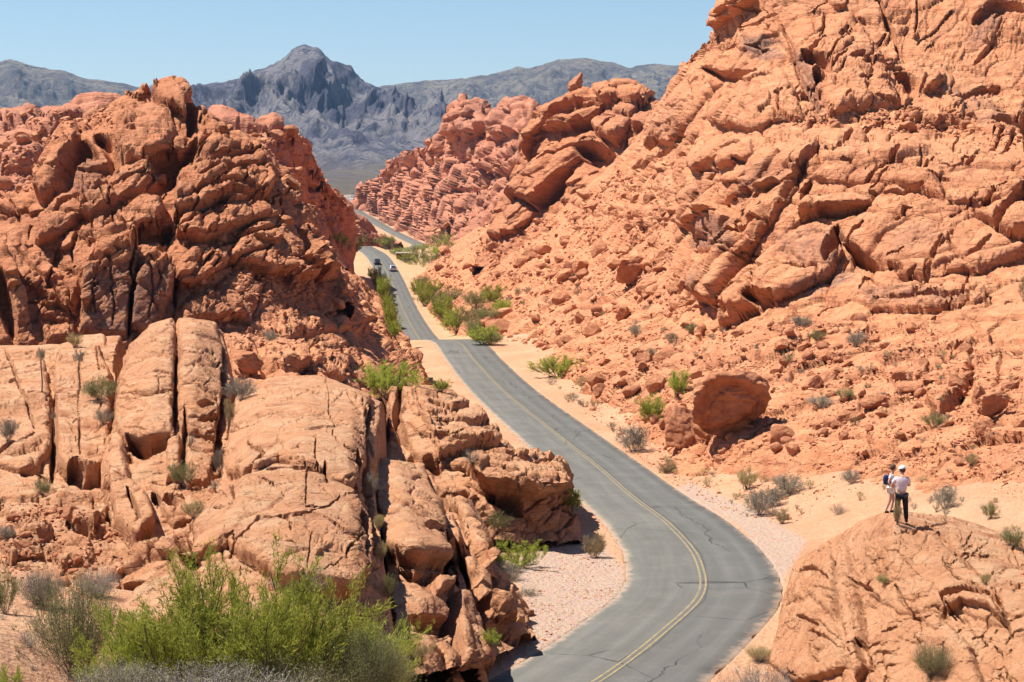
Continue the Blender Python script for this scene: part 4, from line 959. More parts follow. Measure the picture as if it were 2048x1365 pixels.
# F8 the great slope at right
HILL = dict(L=8, aL=1.0, S=2.2, aS=0.42, nb=(-0.62, -.25, .7), an=2.0, led=0.5, lp=2.4, fb=0.9, fs=0.07, fine=0.22, pit=0.32, wl=0.05, ws=0.06)
loft('hillside', [
  [(800, 615, 560), (880, 675, 430), (970, 735, 310), (1090, 845, 228), (1230, 925, 178), (1320, 975, 152), (1450, 1020, 134), (1650, 1065, 120), (1850, 1085, 104), (2048, 1085, 96), (2400, 1085, 90)],
  [(835, 556, 575), (905, 600, 450), (995, 670, 325), (1120, 735, 240), (1280, 810, 188), (1380, 850, 165), (1480, 880, 148), (1650, 900, 135), (1850, 910, 120), (2048, 910, 110), (2400, 910, 104)],
  [(860, 525, 600), (935, 560, 480), (1030, 620, 350), (1160, 660, 265), (1310, 710, 212), (1430, 740, 188), (1520, 750, 174), (1700, 770, 160), (1870, 780, 146), (2060, 780, 136), (2400, 780, 130)],
  [(885, 500, 640), (960, 520, 510), (1070, 560, 380), (1200, 590, 300), (1340, 620, 245), (1450, 640, 212), (1540, 640, 200), (1720, 650, 185), (1880, 650, 176), (2070, 640, 168), (2400, 640, 160)],
  [(910, 482, 660), (985, 488, 530), (1110, 490, 410), (1240, 500, 325), (1360, 530, 265), (1460, 540, 224), (1560, 530, 212), (1730, 540, 204), (1890, 530, 196), (2080, 520, 190), (2400, 520, 180)],
  [(930, 470, 680), (1010, 460, 550), (1140, 430, 430), (1260, 430, 345), (1380, 430, 278), (1480, 430, 234), (1580, 420, 222), (1740, 420, 214), (1900, 410, 208), (2090, 410, 202), (2400, 410, 195)],
  [(940, 465, 690), (1030, 440, 565), (1170, 380, 450), (1285, 340, 360), (1395, 330, 290), (1495, 320, 244), (1600, 310, 232), (1750, 310, 226), (1910, 310, 222), (2100, 330, 216), (2400, 330, 210)],
  [(950, 462, 700), (1050, 425, 575), (1200, 345, 462), (1305, 285, 370), (1400, 270, 302), (1500, 262, 258), (1610, 256, 254), (1760, 262, 252), (1920, 272, 250), (2110, 290, 245), (2400, 290, 240)],
  [(960, 460, 705), (1070, 418, 580), (1225, 322, 468), (1325, 235, 378), (1410, 200, 315), (1500, 190, 276), (1620, 180, 270), (1770, 190, 268), (1930, 200, 265), (2120, 205, 262), (2400, 205, 256)],
  [(965, 459, 708), (1080, 415, 583), (1240, 318, 471), (1350, 165, 385), (1440, 100, 330), (1520, 90, 296), (1640, 80, 288), (1780, 90, 284), (1940, 100, 282), (2130, 100, 278), (2400, 100, 272)],
  [(968, 458, 710), (1085, 413, 585), (1248, 318, 473), (1368, 128, 388), (1418, 72, 348), (1440, 15, 330), (1500, -60, 318), (1760, -90, 310), (1940, -110, 305), (2140, -120, 300), (2400, -120, 296)],
  [(968, 480, 730), (1085, 450, 610), (1260, 400, 500), (1380, 250, 420), (1440, 160, 380), (1500, 100, 370), (1600, 60, 360), (1760, 40, 360), (1940, 40, 350), (2140, 40, 350), (2400, 40, 350)]], MAT['rock_hill'],
  blocks=[
          # smooth ribs and lobes of bare rock
          ([(1290, 290), (1340, 190), (1400, 120), (1470, 60), (1500, 100), (1420, 180), (1380, 240), (1350, 290)], 1.1, 4.8, 22),
          ([(1470, 60), (1560, 40), (1700, 20), (1760, 90), (1800, 210), (1660, 240), (1600, 130), (1540, 60)], 0.84, 3.8, 26),
          ([(1420, 220), (1500, 150), (1560, 130), (1590, 170), (1610, 240), (1500, 260), (1430, 250)], 0.84, 3.2, 18),
          ([(1390, 90), (1440, 0), (1480, -40), (1520, 0), (1440, 50)], 3.5, 3, 12),
          ([(1375, 330), (1390, 280), (1440, 262), (1500, 275), (1505, 310), (1460, 330), (1400, 350)], 0.84, 3.8, 13),
          ([(1340, 440), (1400, 400), (1480, 340), (1540, 290), (1560, 310), (1500, 380), (1440, 430), (1390, 470)], 0.7, 3, 12),
          ([(1395, 600), (1440, 520), (1480, 440), (1530, 370), (1600, 290), (1640, 280), (1600, 360), (1560, 440), (1500, 520), (1440, 620)], 1.2, 5.3, 14),
          ([(1440, 655), (1450, 600), (1500, 540), (1560, 470), (1620, 440), (1670, 450), (1690, 520), (1660, 560), (1600, 590), (1550, 610), (1500, 640)], 0.95, 5.1, 20),
          ([(1600, 440), (1620, 400), (1690, 380), (1750, 385), (1745, 410), (1700, 425), (1640, 430)], 0.7, 4, 11),
          ([(1560, 330), (1640, 290), (1800, 290), (2048, 310), (2100, 400), (1900, 410), (1760, 370), (1640, 370)], 0.39, 2.5, 20),
          ([(1660, 440), (1780, 420), (1920, 400), (2048, 380), (2100, 500), (1950, 550), (1800, 560), (1720, 520)], 0.5, 3, 22),
          ([(1700, 600), (1800, 560), (1960, 560), (1980, 600), (1860, 615), (1740, 620)], 0.34, 2.3, 13),
          ([(1950, 450), (2020, 390), (2100, 370), (2100, 500), (2020, 490)], 0.95, 3.4, 12),
          ([(1380, 440), (1405, 420), (1460, 415), (1475, 445), (1450, 500), (1395, 505), (1378, 480)], 5, 0.6, 8),
          ([(1345, 590), (1360, 540), (1395, 505), (1410, 530), (1400, 570), (1370, 600)], 3, 0.6, 8),
          ([(1380, 610), (1520, 590), (1640, 600), (1760, 640), (1700, 680), (1500, 670)], 0.22, 0.95, 20),
          ([(1880, 180), (1960, 190), (2048, 200), (2048, 300), (1980, 280), (1900, 240)], 0.56, 2.8, 16), ([(1870, 240), (1890, 200), (1930, 210), (1925, 245)], 2.2, 1, 8),
          ([(1100, 380), (1160, 350), (1260, 360), (1340, 340), (1350, 400), (1300, 440), (1180, 430)], 0.42, 1.9, 20),
          ([(1850, 800), (1900, 740), (1935, 690), (1945, 740), (1920, 800), (1880, 835)], 0.62, 2.5, 9), ([(1940, 800), (1950, 730), (2000, 720), (2100, 745), (2100, 830), (2000, 830)], 3.6, 0.3, 9), ([(1945, 870), (1960, 840), (2030, 835), (2100, 850), (2100, 880), (1990, 880)], 0.42, 1.7, 8),
          ([(1750, 720), (1850, 640), (1950, 620), (2100, 600), (2100, 680), (1960, 690), (1860, 740), (1800, 790)], 1.5, 1.2, 20),
          ([(980, 470), (1040, 400), (1090, 400), (1120, 440), (1060, 480)], 0.84, 2.8, 16)] + spalls(5, [(1300, 300), (1420, 60), (1480, 0), (2048, 0), (2048, 260), (1620, 265), (1560, 420), (1440, 620), (1340, 560), (1150, 450), (1240, 340)], 48, [40, 25, 10, 50], 26, 110, .8, 3.2),
  cracks=[([(1415, 140), (1440, 155), (1480, 150), (1510, 140)], 10, 5), ([(1565, 50), (1584, 100), (1596, 150), (1622, 205), (1650, 240)], 5, 1.6), ([(1610, 115), (1640, 130), (1660, 150)], 16, 5), ([(1630, 150), (1650, 180)], 10, 4), ([(1755, 0), (1790, 70), (1800, 110)], 5, 2.5), ([(1795, 140), (1825, 160), (1820, 190)], 16, 3.5), ([(1700, 130), (1730, 120)], 7, 2),
          ([(1950, 40), (1990, 10), (2048, 20)], 16, 3), ([(1900, 200), (1960, 180), (2000, 175)], 11, 3), ([(1990, 250), (2048, 260), (2100, 262)], 20, 4), ([(1950, 130), (1985, 90)], 6, 2),
          ([(1382, 430), (1384, 470), (1382, 500)], 12, 4.5), ([(1350, 590), (1385, 570)], 12, 3), ([(1400, 600), (1420, 550), (1480, 480), (1500, 430)], 6, 3.4), ([(1450, 640), (1470, 620)], 14, 4), ([(1505, 605), (1530, 615), (1550, 600)], 15, 4.5), ([(1640, 425), (1690, 428), (1740, 415)], 8, 3.5), ([(1675, 450), (1670, 500), (1655, 540)], 12, 3.8), ([(1690, 495), (1720, 520), (1755, 545)], 10, 3.6), ([(1780, 548), (1810, 550)], 5, 2),
          ([(1570, 400), (1610, 330), (1640, 290)], 7, 3), ([(1600, 385), (1620, 370), (1605, 400)], 8, 2.4), ([(1740, 392), (1800, 395), (1850, 388)], 4, 1.6), ([(1860, 355), (1900, 368)], 5, 1.8), ([(1650, 300), (1672, 305)], 8, 1.5), ([(1555, 310), (1570, 290)], 5, 1.6),
          ([(2000, 480), (2020, 430), (2060, 400)], 14, 3.5), ([(1750, 605), (1850, 590), (1980, 590)], 4, 1.6), ([(1470, 320), (1500, 330)], 6, 2), ([(1455, 350), (1400, 400)], 5, 2), ([(1445, 320), (1410, 345)], 9, 2.5), ([(1900, 720), (1930, 690)], 8, 2), ([(1890, 830), (1920, 790)], 10, 2.6), ([(1350, 400), (1368, 430)], 8, 2.4),
          ([(1560, 190), (1560, 230), (1590, 245)], 4, 1.5), ([(1370, 330), (1385, 370)], 6, 2), ([(1330, 330), (1370, 310)], 5, 1.6), ([(1395, 60), (1430, 20)], 5, 2), ([(1420, 45), (1500, 5)], 4, 2), ([(1650, 60), (1610, 80)], 3, 1.0), ([(1930, 620), (2048, 600)], 4, 1)] + joints(6, [(1300, 300), (1420, 60), (1480, 0), (2048, 0), (2048, 620), (1780, 640), (1440, 650), (1340, 560), (1150, 450), (1240, 340)], 120, [45, 35, 50, 5], 22, 150, 2.0, 5.5, .8, 2.4),
  stains_shade=[([(1475, 70), (1530, 62), (1570, 75), (1575, 120), (1520, 130), (1480, 110)], 1.0, 14), ([(1575, 50), (1640, 150), (1660, 240), (1620, 235), (1580, 130)], .7, 16), ([(1960, 0), (2030, 0), (2000, 60), (1950, 110), (1930, 90)], .7, 14),
          ([(1530, 460), (1620, 440), (1690, 450), (1690, 530), (1620, 550), (1560, 520)], .55, 22), ([(1550, 590), (1600, 550), (1720, 530), (1720, 560), (1620, 600)], .9, 12), ([(1700, 570), (1800, 560), (1960, 580), (1920, 610), (1740, 610)], .5, 12), ([(1490, 390), (1600, 290), (1600, 330), (1540, 400)], .35, 14),
          ([(1370, 440), (1460, 420), (1470, 500), (1380, 500)], .7, 8), ([(1880, 170), (1950, 160), (2040, 240), (1960, 260)], .5, 14), ([(1480, 330), (1560, 300), (1540, 380), (1460, 420)], .4, 14), ([(1290, 260), (1340, 180), (1370, 190), (1330, 290)], .35, 14), ([(1760, 440), (1860, 420), (1900, 480), (1780, 520)], .35, 20), ([(1350, 570), (1400, 520), (1400, 600)], .6, 8)],
  rock=HILL, skirt=10, hid_n=30, warp=6, tag_args=dict(kind='structure'))

# ------------------------------------------------------------------ mountains
def mountain(name, rows, mat, label=None, **rk):
    k = dict(L=10, aL=0, aS=0, led=0, fb=0, fine=0); 
    o = loft(name, rows, mat, rock=k, smooth=3, step=1.3, hid_n=10, **rk)
    return o
def erode(o, P, amp, fs, seed):
    N = normals(P); N *= np.sign((N * (np.array([0, 0, CAMZ]) - P)).sum(-1).mean()) or 1
    q = P * np.array([1, 0.5, 0.22]) * fs + seed
    q = q + 0.35 * np.stack([fbm(q * 0.8, 3), fbm(q * 0.8 + 9, 3), 0 * q[..., 0]], -1)
    g = ridged(q, 5) - 0.45
    h = sst(P[..., 2] - CAMZ, -40, 120) * 0.85 + 0.15
    tp = np.arange(P.shape[0]) / P.shape[0]; h = h * (1 - 0.8 * sst(tp, np.argmax(P[:, P.shape[1] // 2, 2]) / P.shape[0] - 0.14, np.argmax(P[:, P.shape[1] // 2, 2]) / P.shape[0] - 0.02))[:, None]
    g = g + 0.30 * (ridged(q * np.array([3.1, 3.1, 2.0]) + 7, 4) - .45)
    P2 = P + N * (g * amp * h)[..., None] + N * (fbm(P * fs * 5, 4) * amp * 0.34 * h)[..., None]
    o.data.vertices.foreach_set('co', P2.astype(np.float32).ravel()); o.data.update()
o, P = mountain('mountain', [
  [(200, 408, 1650), (500, 408, 1650), (700, 406, 1650), (900, 408, 1650), (1300, 408, 1650)],
  [(210, 384, 2200), (500, 382, 2200), (700, 380, 2200), (900, 382, 2200), (1280, 384, 2200)],
  [(220, 360, 3200), (500, 358, 3150), (700, 352, 3100), (900, 360, 3150), (1250, 360, 3200)],
  [(240, 320, 4000), (500, 310, 3900), (700, 300, 3800), (880, 300, 3850), (1200, 320, 4000)],
  [(270, 250, 4350), (480, 225, 4250), (690, 230, 4150), (850, 262, 4200), (1180, 290, 4300)],
  [(300, 212, 4600), (450, 172, 4550), (620, 150, 4450), (800, 215, 4500), (1150, 272, 4600)],
  [(320, 205, 4750), (378, 180, 4750), (440, 163, 4750), (500, 142, 4750), (560, 112, 4720), (590, 95, 4700), (612, 82, 4700), (640, 90, 4700), (665, 112, 4700), (700, 132, 4720), (735, 160, 4750), (770, 185, 4750), (800, 208, 4750), (850, 222, 4750), (905, 232, 4750), (1140, 265, 4750)],
  [(320, 330, 5400), (450, 300, 5400), (620, 250, 5400), (800, 300, 5400), (1140, 340, 5400)]], MAT['mtn'])
erode(o, P, 120, 0.0042, 3.0); tag(o, kind='structure')
o, P = mountain('mountain', [
  [(660, 420, 5600), (900, 420, 5600), (1200, 420, 5600), (1800, 420, 5600)],
  [(690, 300, 6600), (900, 290, 6500), (1200, 270, 6400), (1800, 270, 6400)],
  [(700, 230, 7200), (900, 220, 7100), (1200, 200, 7000), (1800, 200, 7000)],
  [(720, 195, 7600), (770, 168, 7600), (850, 157, 7600), (900, 158, 7600), (950, 152, 7600), (1000, 141, 7600), (1035, 128, 7600), (1060, 130, 7600), (1085, 128, 7600), (1115, 118, 7600), (1170, 114, 7600), (1215, 122, 7600), (1262, 130, 7600), (1300, 122, 7600), (1370, 120, 7600), (1450, 125, 7600), (1800, 130, 7600)],
  [(720, 320, 8600), (900, 300, 8600), (1200, 260, 8600), (1800, 260, 8600)]], MAT['mtn2'])
erode(o, P, 95, 0.0028, 11.0); tag(o, kind='structure')
o, P = mountain('mountain', [
  [(-400, 420, 5000), (0, 420, 5000), (300, 420, 5000), (560, 420, 5000)],
  [(-400, 280, 6000), (0, 260, 6000), (300, 260, 6000), (540, 300, 6000)],
  [(-400, 190, 6500), (0, 180, 6500), (250, 195, 6500), (520, 240, 6500)],
  [(-400, 130, 6900), (-60, 128, 6900), (0, 118, 6900), (22, 112, 6900), (58, 129, 6900), (100, 134, 6900), (130, 133, 6900), (155, 148, 6900), (200, 158, 6900), (260, 170, 6900), (330, 182, 6900), (420, 196, 6900), (520, 222, 6900)],
  [(-400, 300, 7900), (0, 300, 7900), (300, 300, 7900), (520, 300, 7900)]], MAT['mtn2'])
erode(o, P, 90, 0.0032, 23.0); tag(o, kind='structure')
o, P = mountain('mountain', [
  [(230, 300, 8600), (320, 300, 8600), (430, 300, 8600)],
  [(240, 230, 8900), (320, 220, 8900), (430, 240, 8900)],
  [(260, 190, 9100), (285, 176, 9100), (302, 163, 9100), (322, 161, 9100), (338, 172, 9100), (380, 182, 9100), (430, 200, 9100)],
  [(260, 300, 9600), (320, 300, 9600), (430, 300, 9600)]], MAT['mtn'])
erode(o, P, 30, 0.003, 31.0); tag(o, kind='structure')

# ------------------------------------------------------------------ where a sight line meets the built surfaces
ZW, ZH = 1024, 684
zb = np.full((ZH, ZW), 1e9); zi = np.full((ZH, ZW), -1, np.int64)
VALL = np.concatenate([s[1] for s in SHEETS if s[0].name != 'mountain']); 
_u, _v, _d = proj(VALL)
_x = (_u / 2).astype(int); _y = (_v / 2).astype(int)
_m = np.nonzero((_x >= 0) & (_x < ZW) & (_y >= 0) & (_y < ZH) & (_d < 2500))[0]
_o = _m[np.argsort(-_d[_m], kind='stable')]
zb[_y[_o], _x[_o]] = _d[_o]; zi[_y[_o], _x[_o]] = _o
# fill: nearest of the 3 x 3 window
zf = zb.copy(); zif = zi.copy()
for dy in (-1, 0, 1):
    for dx in (-1, 0, 1):
        a = np.roll(np.roll(zb, dy, 0), dx, 1); b = np.roll(np.roll(zi, dy, 0), dx, 1)
        m = a < zf * (0.97 if (dx or dy) else 1)
        zf = np.where(m, a, zf); zif = np.where(m, b, zif)

def at(u, v):
    x = int(np.clip(u / 2, 0, ZW - 1)); y = int(np.clip(v / 2, 0, ZH - 2))
    i = zif[y, x]
    if i < 0: return px(u, v, 400.0), 400.0
    # the point of the sight line at the surface's own depth
    p = VALL[i]
    return p.copy(), float(p[1])

SKY_ROAD = lambda p: np.min(np.hypot(ROADC[:, 0] - p[0], ROADC[:, 1] - p[1]))

# ------------------------------------------------------------------ stones
def ico(sub):
    import bmesh
    bm = bmesh.new(); bmesh.ops.create_icosphere(bm, subdivisions=sub, radius=1.0)
    V = np.array([v.co[:] for v in bm.verts]); Fc = np.array([[v.index for v in f.verts] for f in bm.faces])
    bm.free(); return V, Fc

def stone(sub, seed, squash=(1, 1, 0.7), planes=13, rough=0.05):
    V, Fc = ico(sub)
    r = np.random.default_rng(seed)
    n = r.normal(size=(planes, 3)); n /= np.linalg.norm(n, axis=1, keepdims=True)
    d = r.uniform(0.62, 1.0, planes)
    dots = np.maximum(V @ n.T, 1e-3)
    R = np.minimum((d / dots).min(1), 1.15)
    P = V * R[:, None]
    if rough:
        P += V * (fbm(P * 1.7 + seed, 4) * rough * 2.4)[:, None]
        b = P[:, 2] * 3.2 + fbm(P + seed, 2); f = b - np.floor(b)
        P += V * ((sst(f, 0, .25) * (1 - .7 * f) - .5) * rough)[:, None]
    return P * np.array(squash), Fc

def sharp_mesh(name, P, Fc, mat): return mesh_np(name, P, Fc, mat, smooth=True)

PROT = []
for k in range(14):
    P, Fc = stone(4, 100 + k, (1, random.uniform(.7, 1), random.uniform(.5, .85)), planes=random.choice([7, 8, 10, 12]), rough=.035)
    PROT.append(mesh_np('boulder', P, Fc, MAT['boulder'], smooth=False))

def rubble_zone(poly, count, lo, hi, power=2.3):
    pa = np.array(poly, float); out = []
    a, b = pa.min(0), pa.max(0)
    while len(out) < count:
        n = count * 3
        u = rng.uniform(a[0], b[0], n); v = rng.uniform(a[1], b[1], n)
        k = poly_sd(u, v, poly) > 0
        # clustered
        cl = fbm(np.stack([u / 60, v / 30, u * 0], -1), 3) > rng.uniform(-.35, .4, n)
        for x, y in zip(u[k & cl], v[k & cl]):
            if len(out) >= count: break
            s = lo * (1 - rng.random() * (1 - (lo / hi) ** power)) ** (-1 / power)
            out.append((x, y, s))
    return out

ZT_R = [(830, 570), (900, 540), (980, 530), (1060, 480), (1150, 460), (1240, 460), (1340, 500), (1350, 590), (1440, 660), (1600, 640), (1760, 650), (1860, 640), (1960, 700), (2048, 690), (2048, 960), (1820, 930), (1640, 900), (1560, 920), (1330, 930), (1260, 860), (1180, 770), (1060, 700), (990, 680), (900, 600)]
ZT_R2 = [(1560, 250), (1700, 210), (1800, 200), (1960, 230), (2048, 270), (2048, 300), (1850, 285), (1700, 265)]
ZT_L = [(0, 1000), (150, 1010), (240, 1060), (260, 1130), (200, 1200), (0, 1190)]
ZT_K = [(440, 560), (640, 540), (740, 600), (770, 660), (700, 760), (560, 740), (440, 680)]
ZT_F6 = [(720, 400), (850, 300), (960, 270), (1060, 300), (1000, 400), (960, 470), (880, 500), (800, 470)]
ZT_GR = [(1010, 1120), (1080, 1085), (1180, 1065), (1240, 1130), (1250, 1180), (1180, 1240), (1080, 1300), (960, 1365), (900, 1365), (1000, 1290), (1050, 1200)]
ZT_V = [(1060, 730), (1140, 800), (1240, 880), (1330, 960), (1450, 1020), (1600, 1060), (1640, 1000), (1820, 960), (2048, 1000), (2048, 930), (1650, 900), (1400, 930), (1300, 860), (1180, 760)]
ZT_RAMP = [(840, 540), (930, 465), (1000, 480), (1100, 430), (1250, 335), (1340, 350), (1340, 500), (1150, 470), (1000, 520), (880, 560)]
ZT_F4 = [(380, 480), (560, 440), (660, 560), (560, 600), (440, 640), (380, 600)]
ZT_FL = [(0, 230), (120, 220), (220, 210), (230, 260), (110, 280), (60, 380), (0, 400)]
ZT_FC = [(480, 240), (600, 260), (650, 360), (700, 400), (735, 470), (660, 500), (600, 400), (560, 330)]
ST = (rubble_zone(ZT_R, 5600, 3.5, 60, 1.9) + rubble_zone(ZT_R2, 380, 5, 34) + rubble_zone(ZT_L, 420, 6, 50) + rubble_zone(ZT_K, 620, 4, 26)
      + rubble_zone(ZT_F6, 350, 4, 40) + rubble_zone(ZT_GR, 900, 2, 9, 2.8) + rubble_zone(ZT_V, 1500, 2.4, 20, 2.4) + rubble_zone(ZT_RAMP, 900, 3.5, 40, 2.0) + rubble_zone(ZT_F4, 260, 5, 34) + rubble_zone(ZT_FL, 500, 5, 40) + rubble_zone(ZT_FC, 420, 5, 34))
ST = [s for s in ST]
ST.sort(key=lambda s: -s[2])
big, small = ST[:250], ST[250:]
GRP = 'loose sandstone boulders strewn over the slopes'
SLOPES = [('red sandstone boulder among the rubble on the slope right of the road', lambda u, v: u > 820 and v > 440 and not (u < 1090 and v < 500)),
          ('red block in the broken band high on the right hillside', lambda u, v: u > 1400 and v <= 440),
          ('dusky red block on the distant rubbly ridges', lambda u, v: v <= 520),
          ('loose red block lying on the left-hand ledges', lambda u, v: True)]
for u, v, s in big:
    p, z = at(u, v)
    if SKY_ROAD(p) < 6 + s / F * z: continue
    r = s * z / F * 0.5
    o = link('boulder', PROT[rng.integers(len(PROT))])
    o.location = Vector(p) + Vector((0, 0, r * 0.25)); o.rotation_euler = (rng.uniform(-.5, .5), rng.uniform(-.5, .5), rng.uniform(0, 6.28))
    q = rng.uniform(.8, 1.2, 3); o.scale = (r * q[0], r * q[1], r * q[2])
    lab = next(l for l, f in SLOPES if f(u, v))
    tag(o, lab, 'boulder', lab.replace('boulder', 'boulders').replace('block', 'blocks'))

# everything smaller reads as a mass: one object
protos = [stone(2, 300 + k, (1, random.uniform(.6, 1), random.uniform(.4, .8)), planes=9, rough=0.0) for k in range(10)]
VV = []; FF = []; RR = []; off = 0
for u, v, s in small:
    p, z = at(u, v)
    r = s * z / F * 0.5
    if SKY_ROAD(p) < HALF + 0.3 + r: continue
    P, Fc = protos[rng.integers(len(protos))]
    e = rng.uniform(-.6, .6, 2); a = rng.uniform(0, 6.28)
    M = np.array(Matrix.Rotation(a, 3, 'Z') @ Matrix.Rotation(e[0], 3, 'X') @ Matrix.Rotation(e[1], 3, 'Y'))
    Q_ = (P * rng.uniform(.75, 1.25, 3) * r) @ M.T + p + np.array([0, 0, r * 0.2])
    VV.append(Q_); FF.append(Fc + off); off += len(P); RR.append(np.full(len(P), rng.random()))
me = mesh_np('rubble', np.concatenate(VV), np.concatenate(FF), MAT['rubble'], smooth=False)
attr(me, 'rnd', np.concatenate(RR))
tag(link('rubble', me), kind='stuff')

def placed_stone(u, v, wpx, hpx, label, seed, z=None, depth=0.8, rot=0.0, shear=0.0, planes=12, name='boulder', top=0.0, lift=0.0, sub=5, hollow=0.0, boxy=1.0):
    """a stone whose base centre sits under pixel (u, v), sized wpx x hpx as seen"""
    p, zz = at(u, v)
    if z: p = px(u, v, z); zz = z
    w_, h_ = wpx * zz / F, hpx * zz / F
    P, Fc = stone(sub, seed, (1, 1, 1), planes=planes, rough=0.085)
    P = P / np.abs(P).max(0)
    if boxy != 1: P = np.sign(P) * np.abs(P) ** boxy
    if hollow:
        fr = sst(-P[:, 1], .05, .7) * sst(P[:, 2], .86, .55) * sst(np.abs(P[:, 0]), 1.0, .55)
        P[:, 1] += hollow * fr * (1 + .25 * fbm(P * 2.5, 3))
    P[:, 2] = (P[:, 2] + 1) / 2
    P[:, 0] *= 0.5 * w_ * (1 - top * P[:, 2]); P[:, 1] *= 0.5 * w_ * depth; P[:, 1] -= shear * P[:, 2] * h_ * 0.8; P[:, 2] *= h_
    c, s_ = math.cos(rot), math.sin(rot)
    x = P[:, 0] * c - P[:, 2] * s_; zc = P[:, 0] * s_ + P[:, 2] * c
    P[:, 0] = x; P[:, 2] = zc
    me = mesh_np(name, P, Fc, MAT['boulder'])
    o = link(name, me); o.location = Vector(p) + Vector((0, w_ * depth * 0.2, -0.06 * h_ + lift))
    return tag(o, label, 'boulder')
placed_stone(1462, 872, 168, 150, 'huge block with a shaded hollow face leaning over the rubble slope', 41, shear=0.7, depth=.9, planes=10, hollow=.55, boxy=.85, sub=6)
placed_stone(1362, 898, 100, 95, 'smooth sunlit block leaning on the huge shaded block', 52, shear=-0.4, planes=9)
placed_stone(1256, 572, 54, 66, 'lone brown rounded boulder standing on the open slope', 43, shear=0.6, planes=12, boxy=.8)
placed_stone(1146, 186, 40, 46, 'dark red pointed boulder perched on top of the rounded butte', 44, z=500, top=.45, shear=.3, rot=-0.35, planes=8)
placed_stone(1302, 304, 36, 50, 'upright boulder wedged under the big sloping rib', 45, z=352, shear=.1, planes=10)
placed_stone(1340, 322, 32, 32, 'small round boulder wedged right of the upright one', 46, z=350, planes=16)
placed_stone(1298, 344, 38, 38, 'wedge-shaped boulder below the upright one', 47, z=350, planes=9)
placed_stone(500, 752, 66, 54, 'tilted brown block at the crest above the dome', 48, shear=.5, planes=9)
placed_stone(1985, 832, 70, 60, 'blocky boulder under the shaded wall at the right edge', 49, shear=.3, planes=9)

